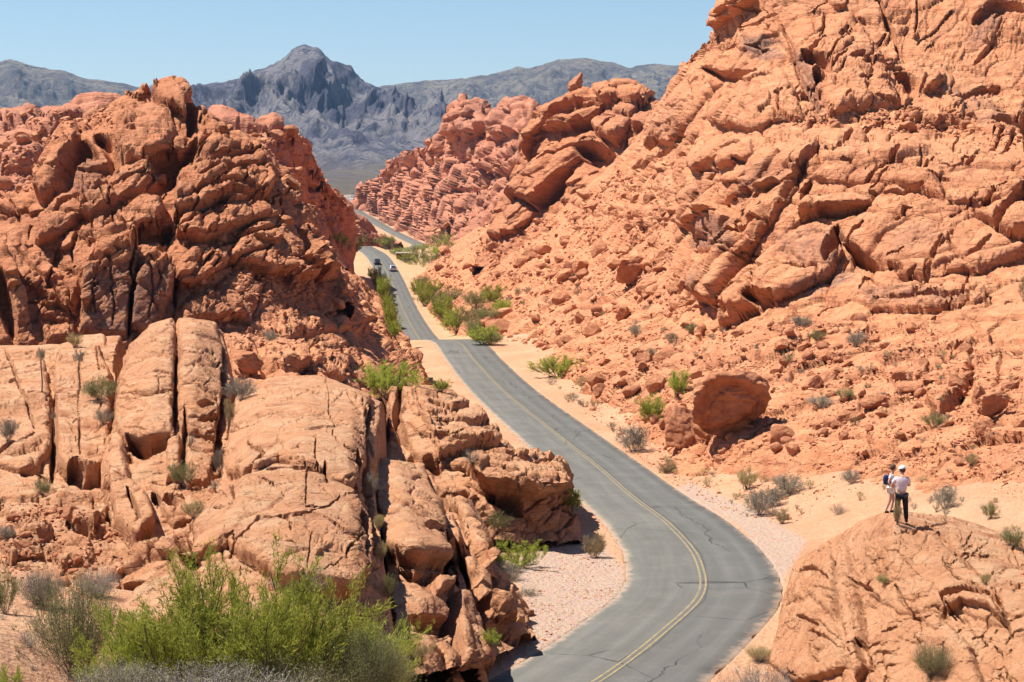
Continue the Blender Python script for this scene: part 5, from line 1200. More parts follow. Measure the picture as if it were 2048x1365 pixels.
# ------------------------------------------------------------------ plants
def bush(kind, seed, n_st, n_leaf, leaf, flat=1.0, lean=0.0, twig_r=0.006, sides=3):
    """a plant one unit high and about as wide: curved stems and leaf-sized faces; returns (stems, leaves)"""
    r = np.random.default_rng(seed)
    SV = []; SF = []; so_ = 0
    pts = []; dirs = []
    def tube(path, r0, r1):
        nonlocal so_
        n = len(path)
        for i, p in enumerate(path):
            rr = r0 + (r1 - r0) * i / (n - 1)
            for k in range(sides):
                a = 2 * math.pi * k / sides
                SV.append((p[0] + rr * math.cos(a), p[1] + rr * math.sin(a), p[2]))
        for i in range(n - 1):
            for k in range(sides):
                a = so_ + i * sides + k; b = so_ + i * sides + (k + 1) % sides
                SF.append((a, b, b + sides, a + sides))
        so_ += n * sides
    if kind == 'creosote' and n_st > 60:
        nl = n_st // 9
        for _ in range(nl):
            az = r.uniform(0, 2 * math.pi); sp = .72 * math.sqrt(r.random()); L = r.uniform(.45, .82)
            end = np.array([math.cos(az) * sp, math.sin(az) * sp, math.sqrt(max(.12, 1 - sp * sp)) * L])
            mid = end * .5 + np.array([math.cos(az) * .08, math.sin(az) * .08, -.05]) + r.normal(size=3) * .05
            ts = np.linspace(0, 1, 9)[:, None]
            path = mid * 2 * ts * (1 - ts) + end * ts ** 2 + r.normal(size=(9, 3)) * .014
            tube(path, twig_r * 3.0, twig_r)
            for b in range(13):
                i = int(r.uniform(.35, 1.0) * 8); st = path[i]; d = end / (np.linalg.norm(end) + 1e-6)
                dv = d * .5 + r.normal(size=3) * .45 + np.array([0, 0, .55]); dv /= np.linalg.norm(dv)
                l = r.uniform(.10, .27); e2 = st + dv * l; m2_ = (st + e2) / 2 + r.normal(size=3) * .02
                tube([st, m2_, e2], twig_r * .8, twig_r * .3)
                m = max(3, n_leaf // (nl * 13)); tt = r.uniform(.1, 1.05, m)[:, None]
                c_ = (1 - tt) ** 2 * st + 2 * tt * (1 - tt) * m2_ + tt ** 2 * e2
                pts.append(c_ + r.normal(size=(m, 3)) * .013); dirs.append(np.repeat(dv[None], m, 0) + r.normal(size=(m, 3)) * .5)
        n_st = 0
    for _ in range(n_st):
        az = r.uniform(0, 2 * math.pi); sp = {'creosote': .62, 'round': .8, 'tuft': .5, 'dry': .85, 'stalk': .1}[kind] * math.sqrt(r.random()) * 1.0
        L = r.uniform(.5, 1.0) if kind != 'round' else r.uniform(.8, 1.0)
        hgt = math.sqrt(max(0.15, 1 - sp * sp * (1.0 if kind in ('round', 'dry') else .6)))
        end = np.array([math.cos(az) * sp * 0.9 * flat + lean, math.sin(az) * sp * 0.9 * flat, hgt * L])
        if kind in ('round', 'dry'): end[:2] *= 0.85
        base = np.array([r.normal() * .05 * flat, r.normal() * .05 * flat, 0])
        mid = base * .5 + end * .5 + np.array([math.cos(az) * .10 * flat, math.sin(az) * .10 * flat, -.04 if kind != 'tuft' else .1]) + r.normal(size=3) * .04
        ts = np.linspace(0, 1, 7)[:, None]
        path = base * (1 - ts) ** 2 + mid * 2 * ts * (1 - ts) + end * ts ** 2 + r.normal(size=(7, 3)) * .012
        tube(path, twig_r, twig_r * .35)
        # side sprays
        nb = 4 if kind in ('creosote', 'round', 'dry') else 1
        for b in range(nb):
            t0 = r.uniform(.35, .95); i = int(t0 * 6)
            st = path[i]; d = path[min(i + 1, 6)] - path[max(i - 1, 0)]; d /= np.linalg.norm(d) + 1e-6
            dv = d + r.normal(size=3) * (.55 if kind != 'tuft' else .2); dv[2] += .25; dv /= np.linalg.norm(dv)
            l = r.uniform(.12, .3)
            e2 = st + dv * l
            tube([st, (st + e2) / 2 + r.normal(size=3) * .015, e2], twig_r * .5, twig_r * .25)
            m = max(1, n_leaf // (n_st * nb))
            tt = r.random(m)[:, None] ** .7
            sg = .022 if kind == 'creosote' else .045
            pts.append(st * (1 - tt) + e2 * tt + r.normal(size=(m, 3)) * sg); dirs.append(np.repeat(dv[None], m, 0) + r.normal(size=(m, 3)) * .45)
    P = np.concatenate(pts); D = np.concatenate(dirs); D /= np.linalg.norm(D, axis=1, keepdims=True)
    P[:, 2] = np.maximum(P[:, 2], .015)
    W = np.cross(D, r.normal(size=D.shape)); W /= np.linalg.norm(W, axis=1, keepdims=True) + 1e-6
    ln = leaf * r.uniform(.6, 1.3, (len(P), 1)) * (2.2 if kind in ('tuft', 'creosote') else 1.3); wd = leaf * r.uniform(.35, .6, (len(P), 1)) * (.55 if kind == 'tuft' else .9)
    q = np.stack([P - W * wd * .5, P + D * ln * .5 - W * wd * .15, P + D * ln, P + W * wd * .5 + D * ln * .3], 1)
    rn = np.repeat(r.random(len(P)), 4)
    return (np.array(SV), np.array(SF)), (q.reshape(-1, 3), np.arange(len(P) * 4).reshape(-1, 4), rn)

LEAF = {'green': 'leaf_green', 'olive': 'leaf_olive', 'grey': 'leaf_grey', 'straw': 'leaf_straw'}
SPEC = {'green': 'creosote', 'olive': 'round', 'grey': 'round', 'straw': 'tuft', 'dry': 'dry'}
_cache = {}
def plant_meshes(col, lod, k):
    key = (col, lod, k)
    if key in _cache: return _cache[key]
    kind = SPEC[col]
    n_st, n_leaf, leaf, tr = {'S': (16, 300, .10, .012), 'M': (40, 3600, .048, .0065), 'L': (170, 14000, .021, .0038), 'X': (380, 60000, .0150, .0032)}[lod]
    if col == 'dry': n_leaf //= 4; n_st = int(n_st * 1.5)
    if col in ('grey', 'olive'): n_leaf = int(n_leaf * 1.15)
    st, lf = bush(kind, hash_seed(col) + 31 * k + len(lod), n_st, n_leaf, leaf, twig_r=tr)
    ms = mesh_np('stems', st[0], st[1], MAT['twig_pale' if col == 'dry' else 'twig'])
    ml = mesh_np('foliage', lf[0], lf[1], MAT[LEAF.get(col, 'leaf_grey')], smooth=False); attr(ml, 'rnd', lf[2])
    # one-mesh version for the tiny ones
    V = np.concatenate([st[0], lf[0]]); Fc = np.concatenate([st[1], lf[1] + len(st[0])])
    mj = mesh_np('shrub', V, Fc, [MAT['twig'], MAT[LEAF.get(col, 'leaf_grey')]], smooth=False, fmat=np.concatenate([np.zeros(len(st[1])), np.ones(len(lf[1]))]))
    attr(mj, 'rnd', np.concatenate([np.full(len(st[0]), .5), lf[2]]))
    _cache[key] = (ms, ml, mj)
    return _cache[key]
def hash_seed(s): return sum(ord(c) * (i + 7) for i, c in enumerate(s)) % 9973

NAME = {'green': 'creosote_bush', 'olive': 'desert_shrub', 'grey': 'sage_bush', 'straw': 'grass_tuft', 'dry': 'dry_shrub'}
CATG = {'green': 'bush', 'olive': 'shrub', 'grey': 'shrub', 'straw': 'grass tuft', 'dry': 'shrub'}
_pc = 0
def plant(u, v, wpx, hpx, col, label, group=None, lod=None, deep=None, z=None):
    global _pc
    _pc += 1
    p, zz = at(u, v)
    if z: zz = z; p = px(u, v, z)
    if lod is None: lod = 'S' if wpx < 34 else ('M' if wpx < 90 else 'L')
    ms, ml, mj = plant_meshes(col, lod, _pc % (6 if lod == 'S' else 4))
    w_, h_ = wpx * zz / F / 1.25, hpx * zz / F
    sc = (w_, (deep or w_), h_ * 1.02)
    rz = rng.uniform(0, 6.28)
    if lod == 'S':
        o = link(NAME[col], mj); o.location = Vector(p) - Vector((0, 0, h_ * .04)); o.scale = sc; o.rotation_euler = (0, 0, rz if abs(w_ - sc[1]) < .01 else 0)
        tag(o, label, CATG[col], group)
        return o
    e = empty(NAME[col], Vector(p) - Vector((0, 0, h_ * .04)))
    e.scale = sc; e.rotation_euler = (0, 0, rz if abs(w_ - sc[1]) < .01 else rng.choice([0, math.pi]))
    link('stems', ms, e); link('foliage', ml, e)
    tag(e, label, CATG[col], group)
    return e

# the foreground thicket
plant(470, 1470, 520, 450, 'green', 'biggest bright green creosote bush filling the bottom of the picture', lod='X', z=41, deep=3.2)
plant(320, 1440, 300, 300, 'green', 'green creosote bush joined to the left of the biggest one', lod='X', z=42)
plant(640, 1450, 340, 345, 'green', 'green creosote bush joined to the right of the biggest one', lod='X', z=43)
plant(395, 1450, 330, 135, 'grey', 'grey shrub low in front of the biggest green bush', lod='L', z=38)
plant(560, 1470, 330, 165, 'olive', 'dull olive shrub low in front of the biggest green bush, with grey bare twigs', lod='L', z=38.5)
plant(715, 1450, 240, 215, 'olive', 'dark olive shrub against the right side of the biggest green bush', lod='X', z=41)
plant(470, 1480, 420, 160, 'dry', 'tangle of bare grey branches under the biggest green bush', lod='L', z=37)
plant(150, 1350, 200, 215, 'olive', 'olive shrub at the left side of the biggest green bush', lod='L', z=44)
plant(230, 1440, 230, 130, 'grey', 'grey-green shrub in front of the olive shrub at the bottom left', lod='L', z=38)
plant(76, 1208, 112, 82, 'grey', 'rounded grey bush on the sand at the foot of the left ledges', lod='L')
plant(190, 1190, 105, 72, 'dry', 'brown dry bush just right of the rounded grey bush', lod='L')
plant(8, 1225, 60, 100, 'olive', 'olive bush cut off by the left edge beside the rounded grey bush', lod='M')
plant(14, 1400, 80, 90, 'green', 'green bush in the bottom left corner', lod='L', z=40)
plant(60, 1290, 60, 40, 'dry', 'low dry shrub on the bare sand at the lower left', lod='M')
plant(600, 1185, 130, 75, 'dry', 'pale twiggy shrub sticking up behind the biggest green bush', lod='L')
# left side
PL = [
 (775, 792, 150, 92, 'green', 'bright green bush in the gap between dome and road'),
 (880, 782, 50, 26, 'green', 'small green bush at the road edge behind the layered block'),
 (1140, 1022, 54, 50, 'green', 'fresh green bush under the end of the layered block at the asphalt'),
 (1032, 1142, 125, 84, 'green', 'green bush at the upper end of the gravel turnout'),
 (1004, 1172, 92, 56, 'grey', 'grey bush directly below the green one at the gravel turnout'),
 (1052, 1222, 74, 50, 'grey', 'grey-green bush on the edge of the gravel below the fins'),
 (1188, 1122, 66, 58, 'straw', 'pale grass clump between gravel turnout and road bend'),
 (982, 1292, 50, 36, 'green', 'small yellow-green bush at the foot of the fins'),
 (842, 1330, 66, 50, 'straw', 'yellowish grass clump at the foot of the cracked slab'),
 (820, 1240, 74, 84, 'grey', 'grey bush growing in the hollow of the cracked slab'),
 (1000, 1058, 54, 42, 'olive', 'olive bush in the shade between layered block and fins'),
 (945, 925, 44, 34, 'dry', 'dry grey bush on top of the layered block'),
 (742, 990, 34, 52, 'grey', 'grey bush in the cleft between dome and slab'),
 (757, 1060, 36, 34, 'straw', 'straw-coloured tuft in the upper cleft beside the dome'),
 (762, 1120, 34, 40, 'straw', 'straw-coloured tuft in the lower cleft beside the dome'),
 (776, 1195, 38, 52, 'olive', 'olive shrub at the bottom of the cleft beside the dome'),
 (200, 800, 80, 52, 'olive', 'dark bush in the hollow left of the humped slab'),
 (14, 878, 52, 48, 'grey', 'dark grey bush cut by the left edge on the pale slab'),
 (206, 848, 44, 36, 'grey', 'small grey bush below the dark bush left of the hump'),
 (360, 966, 70, 50, 'olive', 'dark olive bush on the ledge below the humped slab'),
 (376, 892, 26, 34, 'grey', 'little grey bush in the vertical crack of the hump'),
 (438, 945, 34, 52, 'grey', 'grey bush in the crevice between hump and dome'),
 (482, 800, 70, 50, 'grey', 'wispy grey bush on the crest between hump and dome'),
 (458, 850, 34, 52, 'straw', 'yellowish tuft in the crevice right of the hump'),
 (85, 990, 40, 38, 'olive', 'yellow-green shrub on the broken ledges at the left'),
 (46, 994, 38, 28, 'olive', 'low shrub left of the yellow-green one on the ledges'),
 (150, 694, 46, 30, 'straw', 'pale shrub at the top of the slab below the butte'),
 (540, 684, 34, 26, 'grey', 'grey bush alone on the rubble knoll'),
 (385, 1035, 66, 40, 'straw', 'pale dry tuft below the dark olive bush'),
 (430, 985, 30, 30, 'grey', 'small grey tuft right of the dark olive bush'),
 (0, 600, 26, 60, 'olive', 'dark shrub against the cliff at the left edge'),
 (15, 1080, 40, 32, 'grey', 'grey bush in the dark hollow at the left edge'),
 # right side
 (1265, 900, 78, 58, 'grey', 'grey-green bush at the verge below the smooth sunlit block'),
 (1304, 844, 74, 60, 'green', 'bright green bush just left of the smooth sunlit block'),
 (1356, 794, 56, 56, 'green', 'bright green bush above the smooth sunlit block'),
 (1335, 955, 56, 34, 'straw', 'pale tuft at the sandy verge near the grey-green bush'),
 (1120, 756, 138, 56, 'green', 'wide green bush at the foot of the slope across the road from the dome'),
 (1185, 778, 80, 34, 'olive', 'olive bush at the right end of the wide green bush'),
 (1492, 978, 70, 44, 'straw', 'pale green tuft above the double grey bush'),
 (1576, 988, 76, 46, 'grey', 'upper half of the double grey bush on the sand'),
 (1516, 1028, 74, 56, 'grey', 'lower darker half of the double grey bush on the sand'),
 (1545, 1010, 60, 40, 'grey', 'low grey bush between the two halves of the double bush'),
 (1702, 966, 44, 32, 'grey', 'grey bush left of the people and above them'),
 (1676, 1028, 42, 28, 'dry', 'dry bush on the sand left of the people'),
 (1890, 1014, 62, 52, 'grey', 'round grey bush right of the people'),
 (1980, 1036, 42, 40, 'olive', 'olive bush second to the right from the people'),
 (2026, 1092, 62, 46, 'olive', 'dark olive bush at the right edge above the slab'),
 (1640, 815, 66, 26, 'grey', 'flat grey bush right of the huge shaded block'),
 (1690, 802, 40, 28, 'olive', 'olive bush touching the flat grey bush'),
 (1575, 728, 32, 32, 'olive', 'dark round shrub on the rubble above the huge shaded block'),
 (1636, 678, 38, 24, 'olive', 'dark shrub at the foot of the great rounded lobe'),
 (1712, 694, 46, 36, 'grey', 'grey bush on the rubble in line with the dark shrub'),
 (1866, 852, 54, 34, 'olive', 'olive bush below the leaning flake at the right'),
 (1942, 930, 40, 28, 'straw', 'pale tuft below the shaded wall at the right edge'),
 (1562, 1046, 46, 26, 'straw', 'pale low tuft on the sand above the road bend'),
 (1864, 1352, 96, 78, 'olive', 'yellow-green bush growing on the corner slab'),
 (1520, 1322, 90, 34, 'straw', 'pale grass against the lower side of the corner slab'),
 (1970, 1168, 34, 24, 'straw', 'small pale tuft in a crack of the corner slab'),
 (1768, 1168, 38, 22, 'olive', 'small olive tuft in the middle of the corner slab'),
 (1602, 652, 54, 26, 'grey', 'pale grey bush under the lower edge of the great lobe'),
 (1385, 664, 46, 24, 'olive', 'olive bush at the left foot of the great lobe'),
 (1270, 670, 40, 26, 'grey', 'grey bush on the open rubble below the brown boulder'),
]
FIXZ = {1032: 98, 1004: 94.5, 1052: 90, 1188: 102}
for t_ in PL: plant(*t_, z=FIXZ.get(t_[0]))
plant(1530, 1425, 230, 110, 'dry', 'purplish dry thicket at the bottom edge beside the asphalt', lod='L', z=66)
plant(1792, 1046, 28, 46, 'straw', 'yellow-green tuft growing in front of the standing couple', lod='M')
# green strip along the far road
for u, v, w_, h_ in [(770, 610, 30, 55), (782, 660, 34, 52), (757, 580, 26, 44), (744, 562, 20, 24), (763, 596, 24, 40), (776, 634, 28, 44), (790, 676, 30, 34), (752, 574, 20, 26)]:
    plant(u, v, w_ * 1.2, h_ * 1.2, 'green', 'green bush in the row lining the left side of the far road', 'green bushes left of the far road', lod='M')
for u, v, w_, h_, c in [(858, 600, 44, 34, 'green'), (886, 642, 50, 42, 'green'), (912, 664, 56, 40, 'green'), (965, 688, 60, 32, 'green'), (900, 612, 48, 34, 'olive'), (945, 650, 54, 34, 'olive'),
                        (985, 608, 46, 30, 'green'), (950, 615, 50, 28, 'olive'), (975, 640, 40, 24, 'olive'), (980, 690, 50, 24, 'olive'), (835, 590, 28, 24, 'green'), (880, 628, 44, 36, 'olive'), (948, 672, 46, 28, 'olive'), (848, 612, 36, 30, 'green'), (965, 665, 44, 26, 'olive'), (1000, 625, 40, 24, 'green'), (845, 575, 30, 22, 'olive')]:
    plant(u, v, w_ * 1.35, h_ * 1.35, c, {'green': 'bright green bush in the thicket right of the far road', 'olive': 'duller olive bush in the thicket right of the far road'}[c], {'green': 'bright green bushes right of the far road', 'olive': 'olive bushes right of the far road'}[c], lod='M')
def scatter(poly, n, w0, w1, hr, cols, label, group):
    pa = np.array(poly, float); a, b = pa.min(0), pa.max(0); k = 0
    while k < n:
        u, v = rng.uniform(a, b)
        if poly_sd(np.array([u]), np.array([v]), poly)[0] < 0: continue
        p, z = at(u, v); w_ = rng.uniform(w0, w1); k += 1
        if SKY_ROAD(p) < HALF + 1 + w_ * z / F / 2: continue
        c = cols[rng.integers(len(cols))]
        plant(u, v, w_, w_ * hr * rng.uniform(.8, 1.2), c, label[c], group[c])
scatter([(655, 480), (735, 488), (820, 478), (905, 472), (895, 510), (850, 535), (790, 528), (750, 500), (700, 505)], 150, 14, 34, .6, ['green', 'olive', 'green'],
        {'green': 'green bush in the scrub on the flat beyond the crest', 'olive': 'olive bush in the scrub on the flat beyond the crest'}, {'green': 'green bushes on the far flat', 'olive': 'olive bushes on the far flat'})
scatter([(1250, 640), (1400, 660), (1650, 650), (1850, 690), (2040, 700), (2040, 900), (1850, 900), (1600, 830), (1560, 760), (1300, 720)], 55, 12, 32, .6, ['grey', 'olive', 'grey', 'straw'],
        {'grey': 'small grey bush dotting the rubble of the right slope', 'olive': 'small olive bush dotting the rubble of the right slope', 'straw': 'small straw tuft dotting the rubble of the right slope'},
        {'grey': 'grey bushes on the right slope', 'olive': 'olive bushes on the right slope', 'straw': 'straw tufts on the right slope'})
scatter([(1080, 760), (1200, 790), (1330, 920), (1450, 960), (1640, 960), (1640, 1040), (1480, 1030), (1330, 960), (1180, 850)], 60, 12, 34, .55, ['grey', 'straw', 'straw'],
        {'grey': 'small grey bush on the sandy verge right of the road', 'straw': 'small straw tuft on the sandy verge right of the road'}, {'grey': 'grey bushes on the sandy verge', 'straw': 'straw tufts on the sandy verge'})
scatter([(1040, 520), (1200, 540), (1300, 620), (1150, 690), (1000, 640)], 26, 10, 24, .6, ['olive', 'grey'],
        {'grey': 'tiny grey bush on the farther part of the right slope', 'olive': 'tiny olive bush on the farther part of the right slope'}, {'grey': 'tiny grey bushes on the far right slope', 'olive': 'tiny olive bushes on the far right slope'})
scatter([(1680, 930), (2040, 950), (2040, 1080), (1850, 1030), (1680, 1010)], 16, 12, 28, .6, ['grey', 'straw'],
        {'grey': 'small grey bush on the sand behind the people', 'straw': 'small straw tuft on the sand behind the people'}, {'grey': 'grey bushes on the sand behind the people', 'straw': 'straw tufts on the sand behind the people'})
scatter([(0, 1230), (70, 1230), (110, 1365), (0, 1365)], 14, 14, 34, .5, ['straw', 'grey'],
        {'grey': 'small grey bush on the bare sand at the lower left', 'straw': 'small straw tuft on the bare sand at the lower left'}, {'grey': 'grey bushes on the lower left sand', 'straw': 'straw tufts on the lower left sand'})

# dead flower stalks with a tuft on top
def stalk(u, v, hpx, tuft, label):
    p, z = at(u, v); h = hpx * z / F; tw = tuft * z / F
    e = empty('flower_stalk', p)
    st, lf = bush('stalk', int(u), 2, 2, .1, twig_r=.03)
    n = 6; V = []; Fq = []
    for i in range(n):
        for k in range(5):
            a = k * 2 * math.pi / 5; r_ = .05 * (1 - .4 * i / n)
            V.append((r_ * math.cos(a) + .03 * math.sin(i * 1.3), r_ * math.sin(a), h * .8 * i / (n - 1)))
    for i in range(n - 1):
        for k in range(5):
            a = i * 5 + k; b = i * 5 + (k + 1) % 5; Fq.append((a, b, b + 5, a + 5))
    link('stem', mesh_np('stem', V, Fq, MAT['twig']), e)
    st, lf = bush('round', 77, 24, 700, .12, twig_r=.012)
    V = lf[0] * np.array([tw * .6, tw * .6, tw]) + np.array([0, 0, h * .62])
    ml = mesh_np('seed_head', V, lf[1], MAT['leaf_grey'], smooth=False); attr(ml, 'rnd', lf[2]); link('seed_head', ml, e)
    tag(e, label, 'flower stalk')
stalk(158, 782, 84, 34, 'tall stalk with a round grey head on the pale slab, beside the dark bush')
stalk(82, 782, 98, 28, 'thin stalk with a dark head near the upper left of the pale slab')
stalk(108, 880, 68, 18, 'short stalk with a small dark head standing over the crack of the pale slab')

# ------------------------------------------------------------------ vehicles, shelter, people
MAT['silver'] = simple('silver_paint', (0.55, 0.57, 0.60), 0.25, 0.03, 1, 0.5, 0.5)
MAT['white_paint'] = simple('white_paint', (0.78, 0.78, 0.76), 0.3, 0.02, 1, 0, 0.5)
MAT['dark_paint'] = simple('black_paint', (0.015, 0.016, 0.02), 0.2, 0.03, 1, 0, 0.6)
MAT['tyre'] = simple('tyre_rubber', (0.02, 0.02, 0.02), 0.85, 0.05, 4)
MAT['rim'] = simple('alloy_rim', (0.5, 0.5, 0.52), 0.3, 0.03, 2, 0.8)
MAT['glass'] = simple('tinted_glass', (0.02, 0.025, 0.03), 0.06, 0.02, 1, 0, 0.7)
MAT['lamp_clear'] = simple('headlight_lens', (0.75, 0.76, 0.76), 0.1, 0.02, 1)
MAT['lamp_red'] = simple('tail_light_lens', (0.40, 0.02, 0.02), 0.15, 0.02, 1)
MAT['plate'] = simple('number_plate', (0.7, 0.7, 0.68), 0.4, 0.02, 1)
MAT['shed_red'] = simple('dark_red_boards', (0.17, 0.045, 0.035), 0.8, 0.15, 3)
MAT['shed_roof'] = simple('pale_roof_sheet', (0.62, 0.55, 0.52), 0.6, 0.06, 3)
MAT['skin'] = simple('skin', (0.55, 0.31, 0.22), 0.6, 0.05, 20)
MAT['hair'] = simple('brown_hair', (0.09, 0.05, 0.03), 0.7, 0.2, 40)
MAT['shirt'] = simple('washed_pink_white_shirt', (0.72, 0.60, 0.63), 0.9, 0.06, 6)
MAT['navy'] = simple('navy_cloth', (0.03, 0.045, 0.14), 0.9, 0.15, 8)
MAT['white_cloth'] = simple('white_cloth', (0.75, 0.74, 0.72), 0.9, 0.05, 8)
MAT['black_cloth'] = simple('black_cloth', (0.018, 0.017, 0.02), 0.9, 0.15, 8)
MAT['shoe'] = simple('dark_shoe', (0.03, 0.027, 0.025), 0.7, 0.1, 10)

def sections_mesh(name, secs, mat, closed=True):
    """rings of equal length, capped"""
    n = len(secs[0]); V = np.concatenate(secs); Fq = []
    for i in range(len(secs) - 1):
        for k in range(n):
            a = i * n + k; b = i * n + (k + 1) % n; Fq.append((a, b, b + n, a + n))
    bm_v = V
    me = bpy.data.meshes.new(name)
    faces = [tuple(f) for f in Fq] + [tuple(reversed(range(n))), tuple(range((len(secs) - 1) * n, len(secs) * n))]
    me.from_pydata([tuple(p) for p in bm_v], [], faces); me.materials.append(mat)
    return me
def rring(w, z0, z1, y, tuck=0.0, r=0.12, n=4):
    """rounded rectangle across x at length station y"""
    out = []
    for cx_, cz_, a0 in ((w - r, z1 - r, 0), (-w + r, z1 - r, 90), (-w + r, z0 + r, 180), (w - r, z0 + r, 270)):
        for k in range(n + 1):
            a = math.radians(a0 + 90 * k / n)
            x = cx_ + r * math.cos(a); z = cz_ + r * math.sin(a)
            f = (z - z0) / max(z1 - z0, 1e-3)
            out.append((x * (1 - tuck * f), y, z))
    return np.array(out)
def disc(name, r, w, mat, parent, loc, inner=0.0, n=24):
    V = []; Fq = []
    prof = [(inner, -w / 2), (r * .93, -w / 2), (r, -w * .3), (r, w * .3), (r * .93, w / 2), (inner, w / 2)]
    for i, (rr, x) in enumerate(prof):
        for k in range(n):
            a = 2 * math.pi * k / n; V.append((x, rr * math.cos(a), rr * math.sin(a)))
    for i in range(len(prof) - 1):
        for k in range(n):
            Fq.append((i * n + k, i * n + (k + 1) % n, (i + 1) * n + (k + 1) % n, (i + 1) * n + k))
    o = link(name, mesh_np(name, V, Fq, mat), parent, loc); return o
def boxm(name, c, s, mat, parent, bev=0.02):
    import bmesh
    bm = bmesh.new(); bmesh.ops.create_cube(bm, size=1)
    for v in bm.verts: v.co = Vector((v.co.x * s[0], v.co.y * s[1], v.co.z * s[2]))
    bmesh.ops.bevel(bm, geom=bm.edges[:], offset=min(bev, min(s) * .3), segments=2, affect='EDGES')
    me = bpy.data.meshes.new(name); bm.to_mesh(me); bm.free(); me.materials.append(mat)
    return link(name, me, parent, c)

def car(name, label, cat, paint, zroad, side, away, L=4.6, W=0.92, H=1.65, kind='suv'):
    """front of the vehicle looks along -y of its own frame"""
    i = int(np.argmin(np.abs(ROADC[:, 1] - zroad)))
    p = ROADC[i] + ROADN[i] * side
    e = empty(name, p); t = ROADT[i]
    e.rotation_euler = (0, 0, math.atan2(t[1], t[0]) - math.pi / 2 + (math.pi if away else 0))
    h = L / 2; b = 0.28
    if kind == 'rv':
        body = [rring(W * .9, b, 1.2, -h, .02), rring(W, b, 1.5, -h + .25, .02), rring(W, b, H * .98, -h + .9, .01), rring(W, b, H, -h + 1.6, .0), rring(W, b, H, h - .1, .0), rring(W * .98, b + .1, H - .1, h, .0)]
        link('body', sections_mesh('body', body, MAT[paint]), e)
        boxm('windscreen', (0, -h + .56, 1.95), (W * 1.7, .1, .85), MAT['glass'], e)
        for s_ in (-1, 1): boxm('side_window', (s_ * (W + .003), 0.4, 2.1), (.03, 1.4, .6), MAT['glass'], e)
        boxm('rear_window', (0, h + .003, 2.1), (1.1, .03, .6), MAT['glass'], e)
    else:
        body = [rring(W * .82, .40, .72, -h, .03, .1), rring(W * .95, .30, .88, -h + .18, .04, .12), rring(W, b, 1.0, -h + .9, .05), rring(W, b, 1.06, -h + 1.3, .05),
                rring(W, b, 1.06, h - .8, .05), rring(W * .98, .3, 1.04, h - .15, .05), rring(W * .9, .42, .9, h, .05, .1)]
        link('body', sections_mesh('body', body, MAT[paint]), e)
        cab = [rring(W * .9, .98, 1.05, -h + 1.0, .05, .03), rring(W * .88, .98, H - .08, -h + 1.75, .16), rring(W * .88, .98, H, -h + 2.3, .16), rring(W * .88, .98, H - .02, h - .75, .16), rring(W * .86, .98, 1.1, h - .1, .1, .04)]
        link('cabin', sections_mesh('cabin', cab, MAT[paint]), e)
        ws = [rring(W * .80, 1.06, 1.10, -h + 1.10, .05, .02), rring(W * .78, 1.08, H - .15, -h + 1.70, .14, .05)]
        link('windscreen', sections_mesh('windscreen', [r - np.array([0, .05, -.02]) for r in ws], MAT['glass']), e)
        rw = [rring(W * .78, 1.08, H - .16, h - .66, .14, .05), rring(W * .76, 1.08, 1.16, h - .12, .1, .02)]
        link('rear_window', sections_mesh('rear_window', [r + np.array([0, .05, .02]) for r in rw], MAT['glass']), e)
        for s_ in (-1, 1): boxm('side_window', (s_ * W * .83, .15, (1.08 + H) / 2 - .03), (.05, L * .42, (H - 1.08) * .55), MAT['glass'], e)
    for s_ in (-1, 1):
        boxm('headlight', (s_ * W * .68, -h + .06, .74), (.3, .1, .14), MAT['lamp_clear'], e)
        boxm('tail_light', (s_ * W * .78, h - .03, .86), (.18, .1, .28), MAT['lamp_red'], e)
        boxm('mirror', (s_ * (W + .1), -h + 1.45, 1.08), (.2, .1, .15), MAT[paint], e)
        for y in (-h + .85, h - .9):
            wl = disc('wheel', .34, .22, MAT['tyre'], e, (s_ * (W - .1), y, .34), .18)
            disc('rim', .2, .2, MAT['rim'], wl, (s_ * .01, 0, 0), 0.0)
    boxm('bumper', (0, -h + .02, .45), (W * 1.6, .12, .18), MAT['tyre'], e)
    boxm('number_plate', (0, h + .01, .6), (.5, .03, .14), MAT['plate'], e)
    tag(e, label, cat)
    return e
car('parked_car', 'silver car driving away in the right lane just before the crest', 'car', 'silver', 598, 1.8, True, W=1.0, H=1.8)
car('dark_suv', 'black sport utility car coming toward the viewer in the left lane', 'car', 'dark_paint', 618, -1.8, False, W=1.0, H=1.8)
car('camper_van', 'white camper van far off at the gap between the ridges', 'camper van', 'white_paint', 1450, -1.6, False, L=8, W=1.35, H=3.6, kind='rv')
C.objects['parked_car'].name = 'silver_car'
# dark car waiting on the pale pull-out
e = car('small_car', 'tiny dark car at the pale pull-out left of the crest', 'car', 'dark_paint', 676, -5.2, False, H=1.5)

p = px(806, 521, 700.0)
p[2] = CAMZ + float(np.interp(806, uu, gtab(np.array([700.0]))[0])) + 0.0
p, _z = at(806, 521)
sh = empty('roadside_shelter', p)
boxm('wall', (0, 0.6, 1.2), (4.0, 1.6, 2.0), MAT['shed_red'], sh)
boxm('roof', (0, 0.3, 2.55), (4.6, 2.8, 0.22), MAT['shed_roof'], sh)
boxm('panel', (0, -0.25, 1.25), (2.6, .08, 1.0), MAT['shed_red'], sh)
for sx in (-1, 1):
    for sy in (-.9, 1.5): boxm('post', (sx * 2.05, sy, 1.2), (.14, .14, 2.5), MAT['shed_red'], sh)
tag(sh, 'low dark red shelter with a pale flat roof in the green scrub', 'shelter')

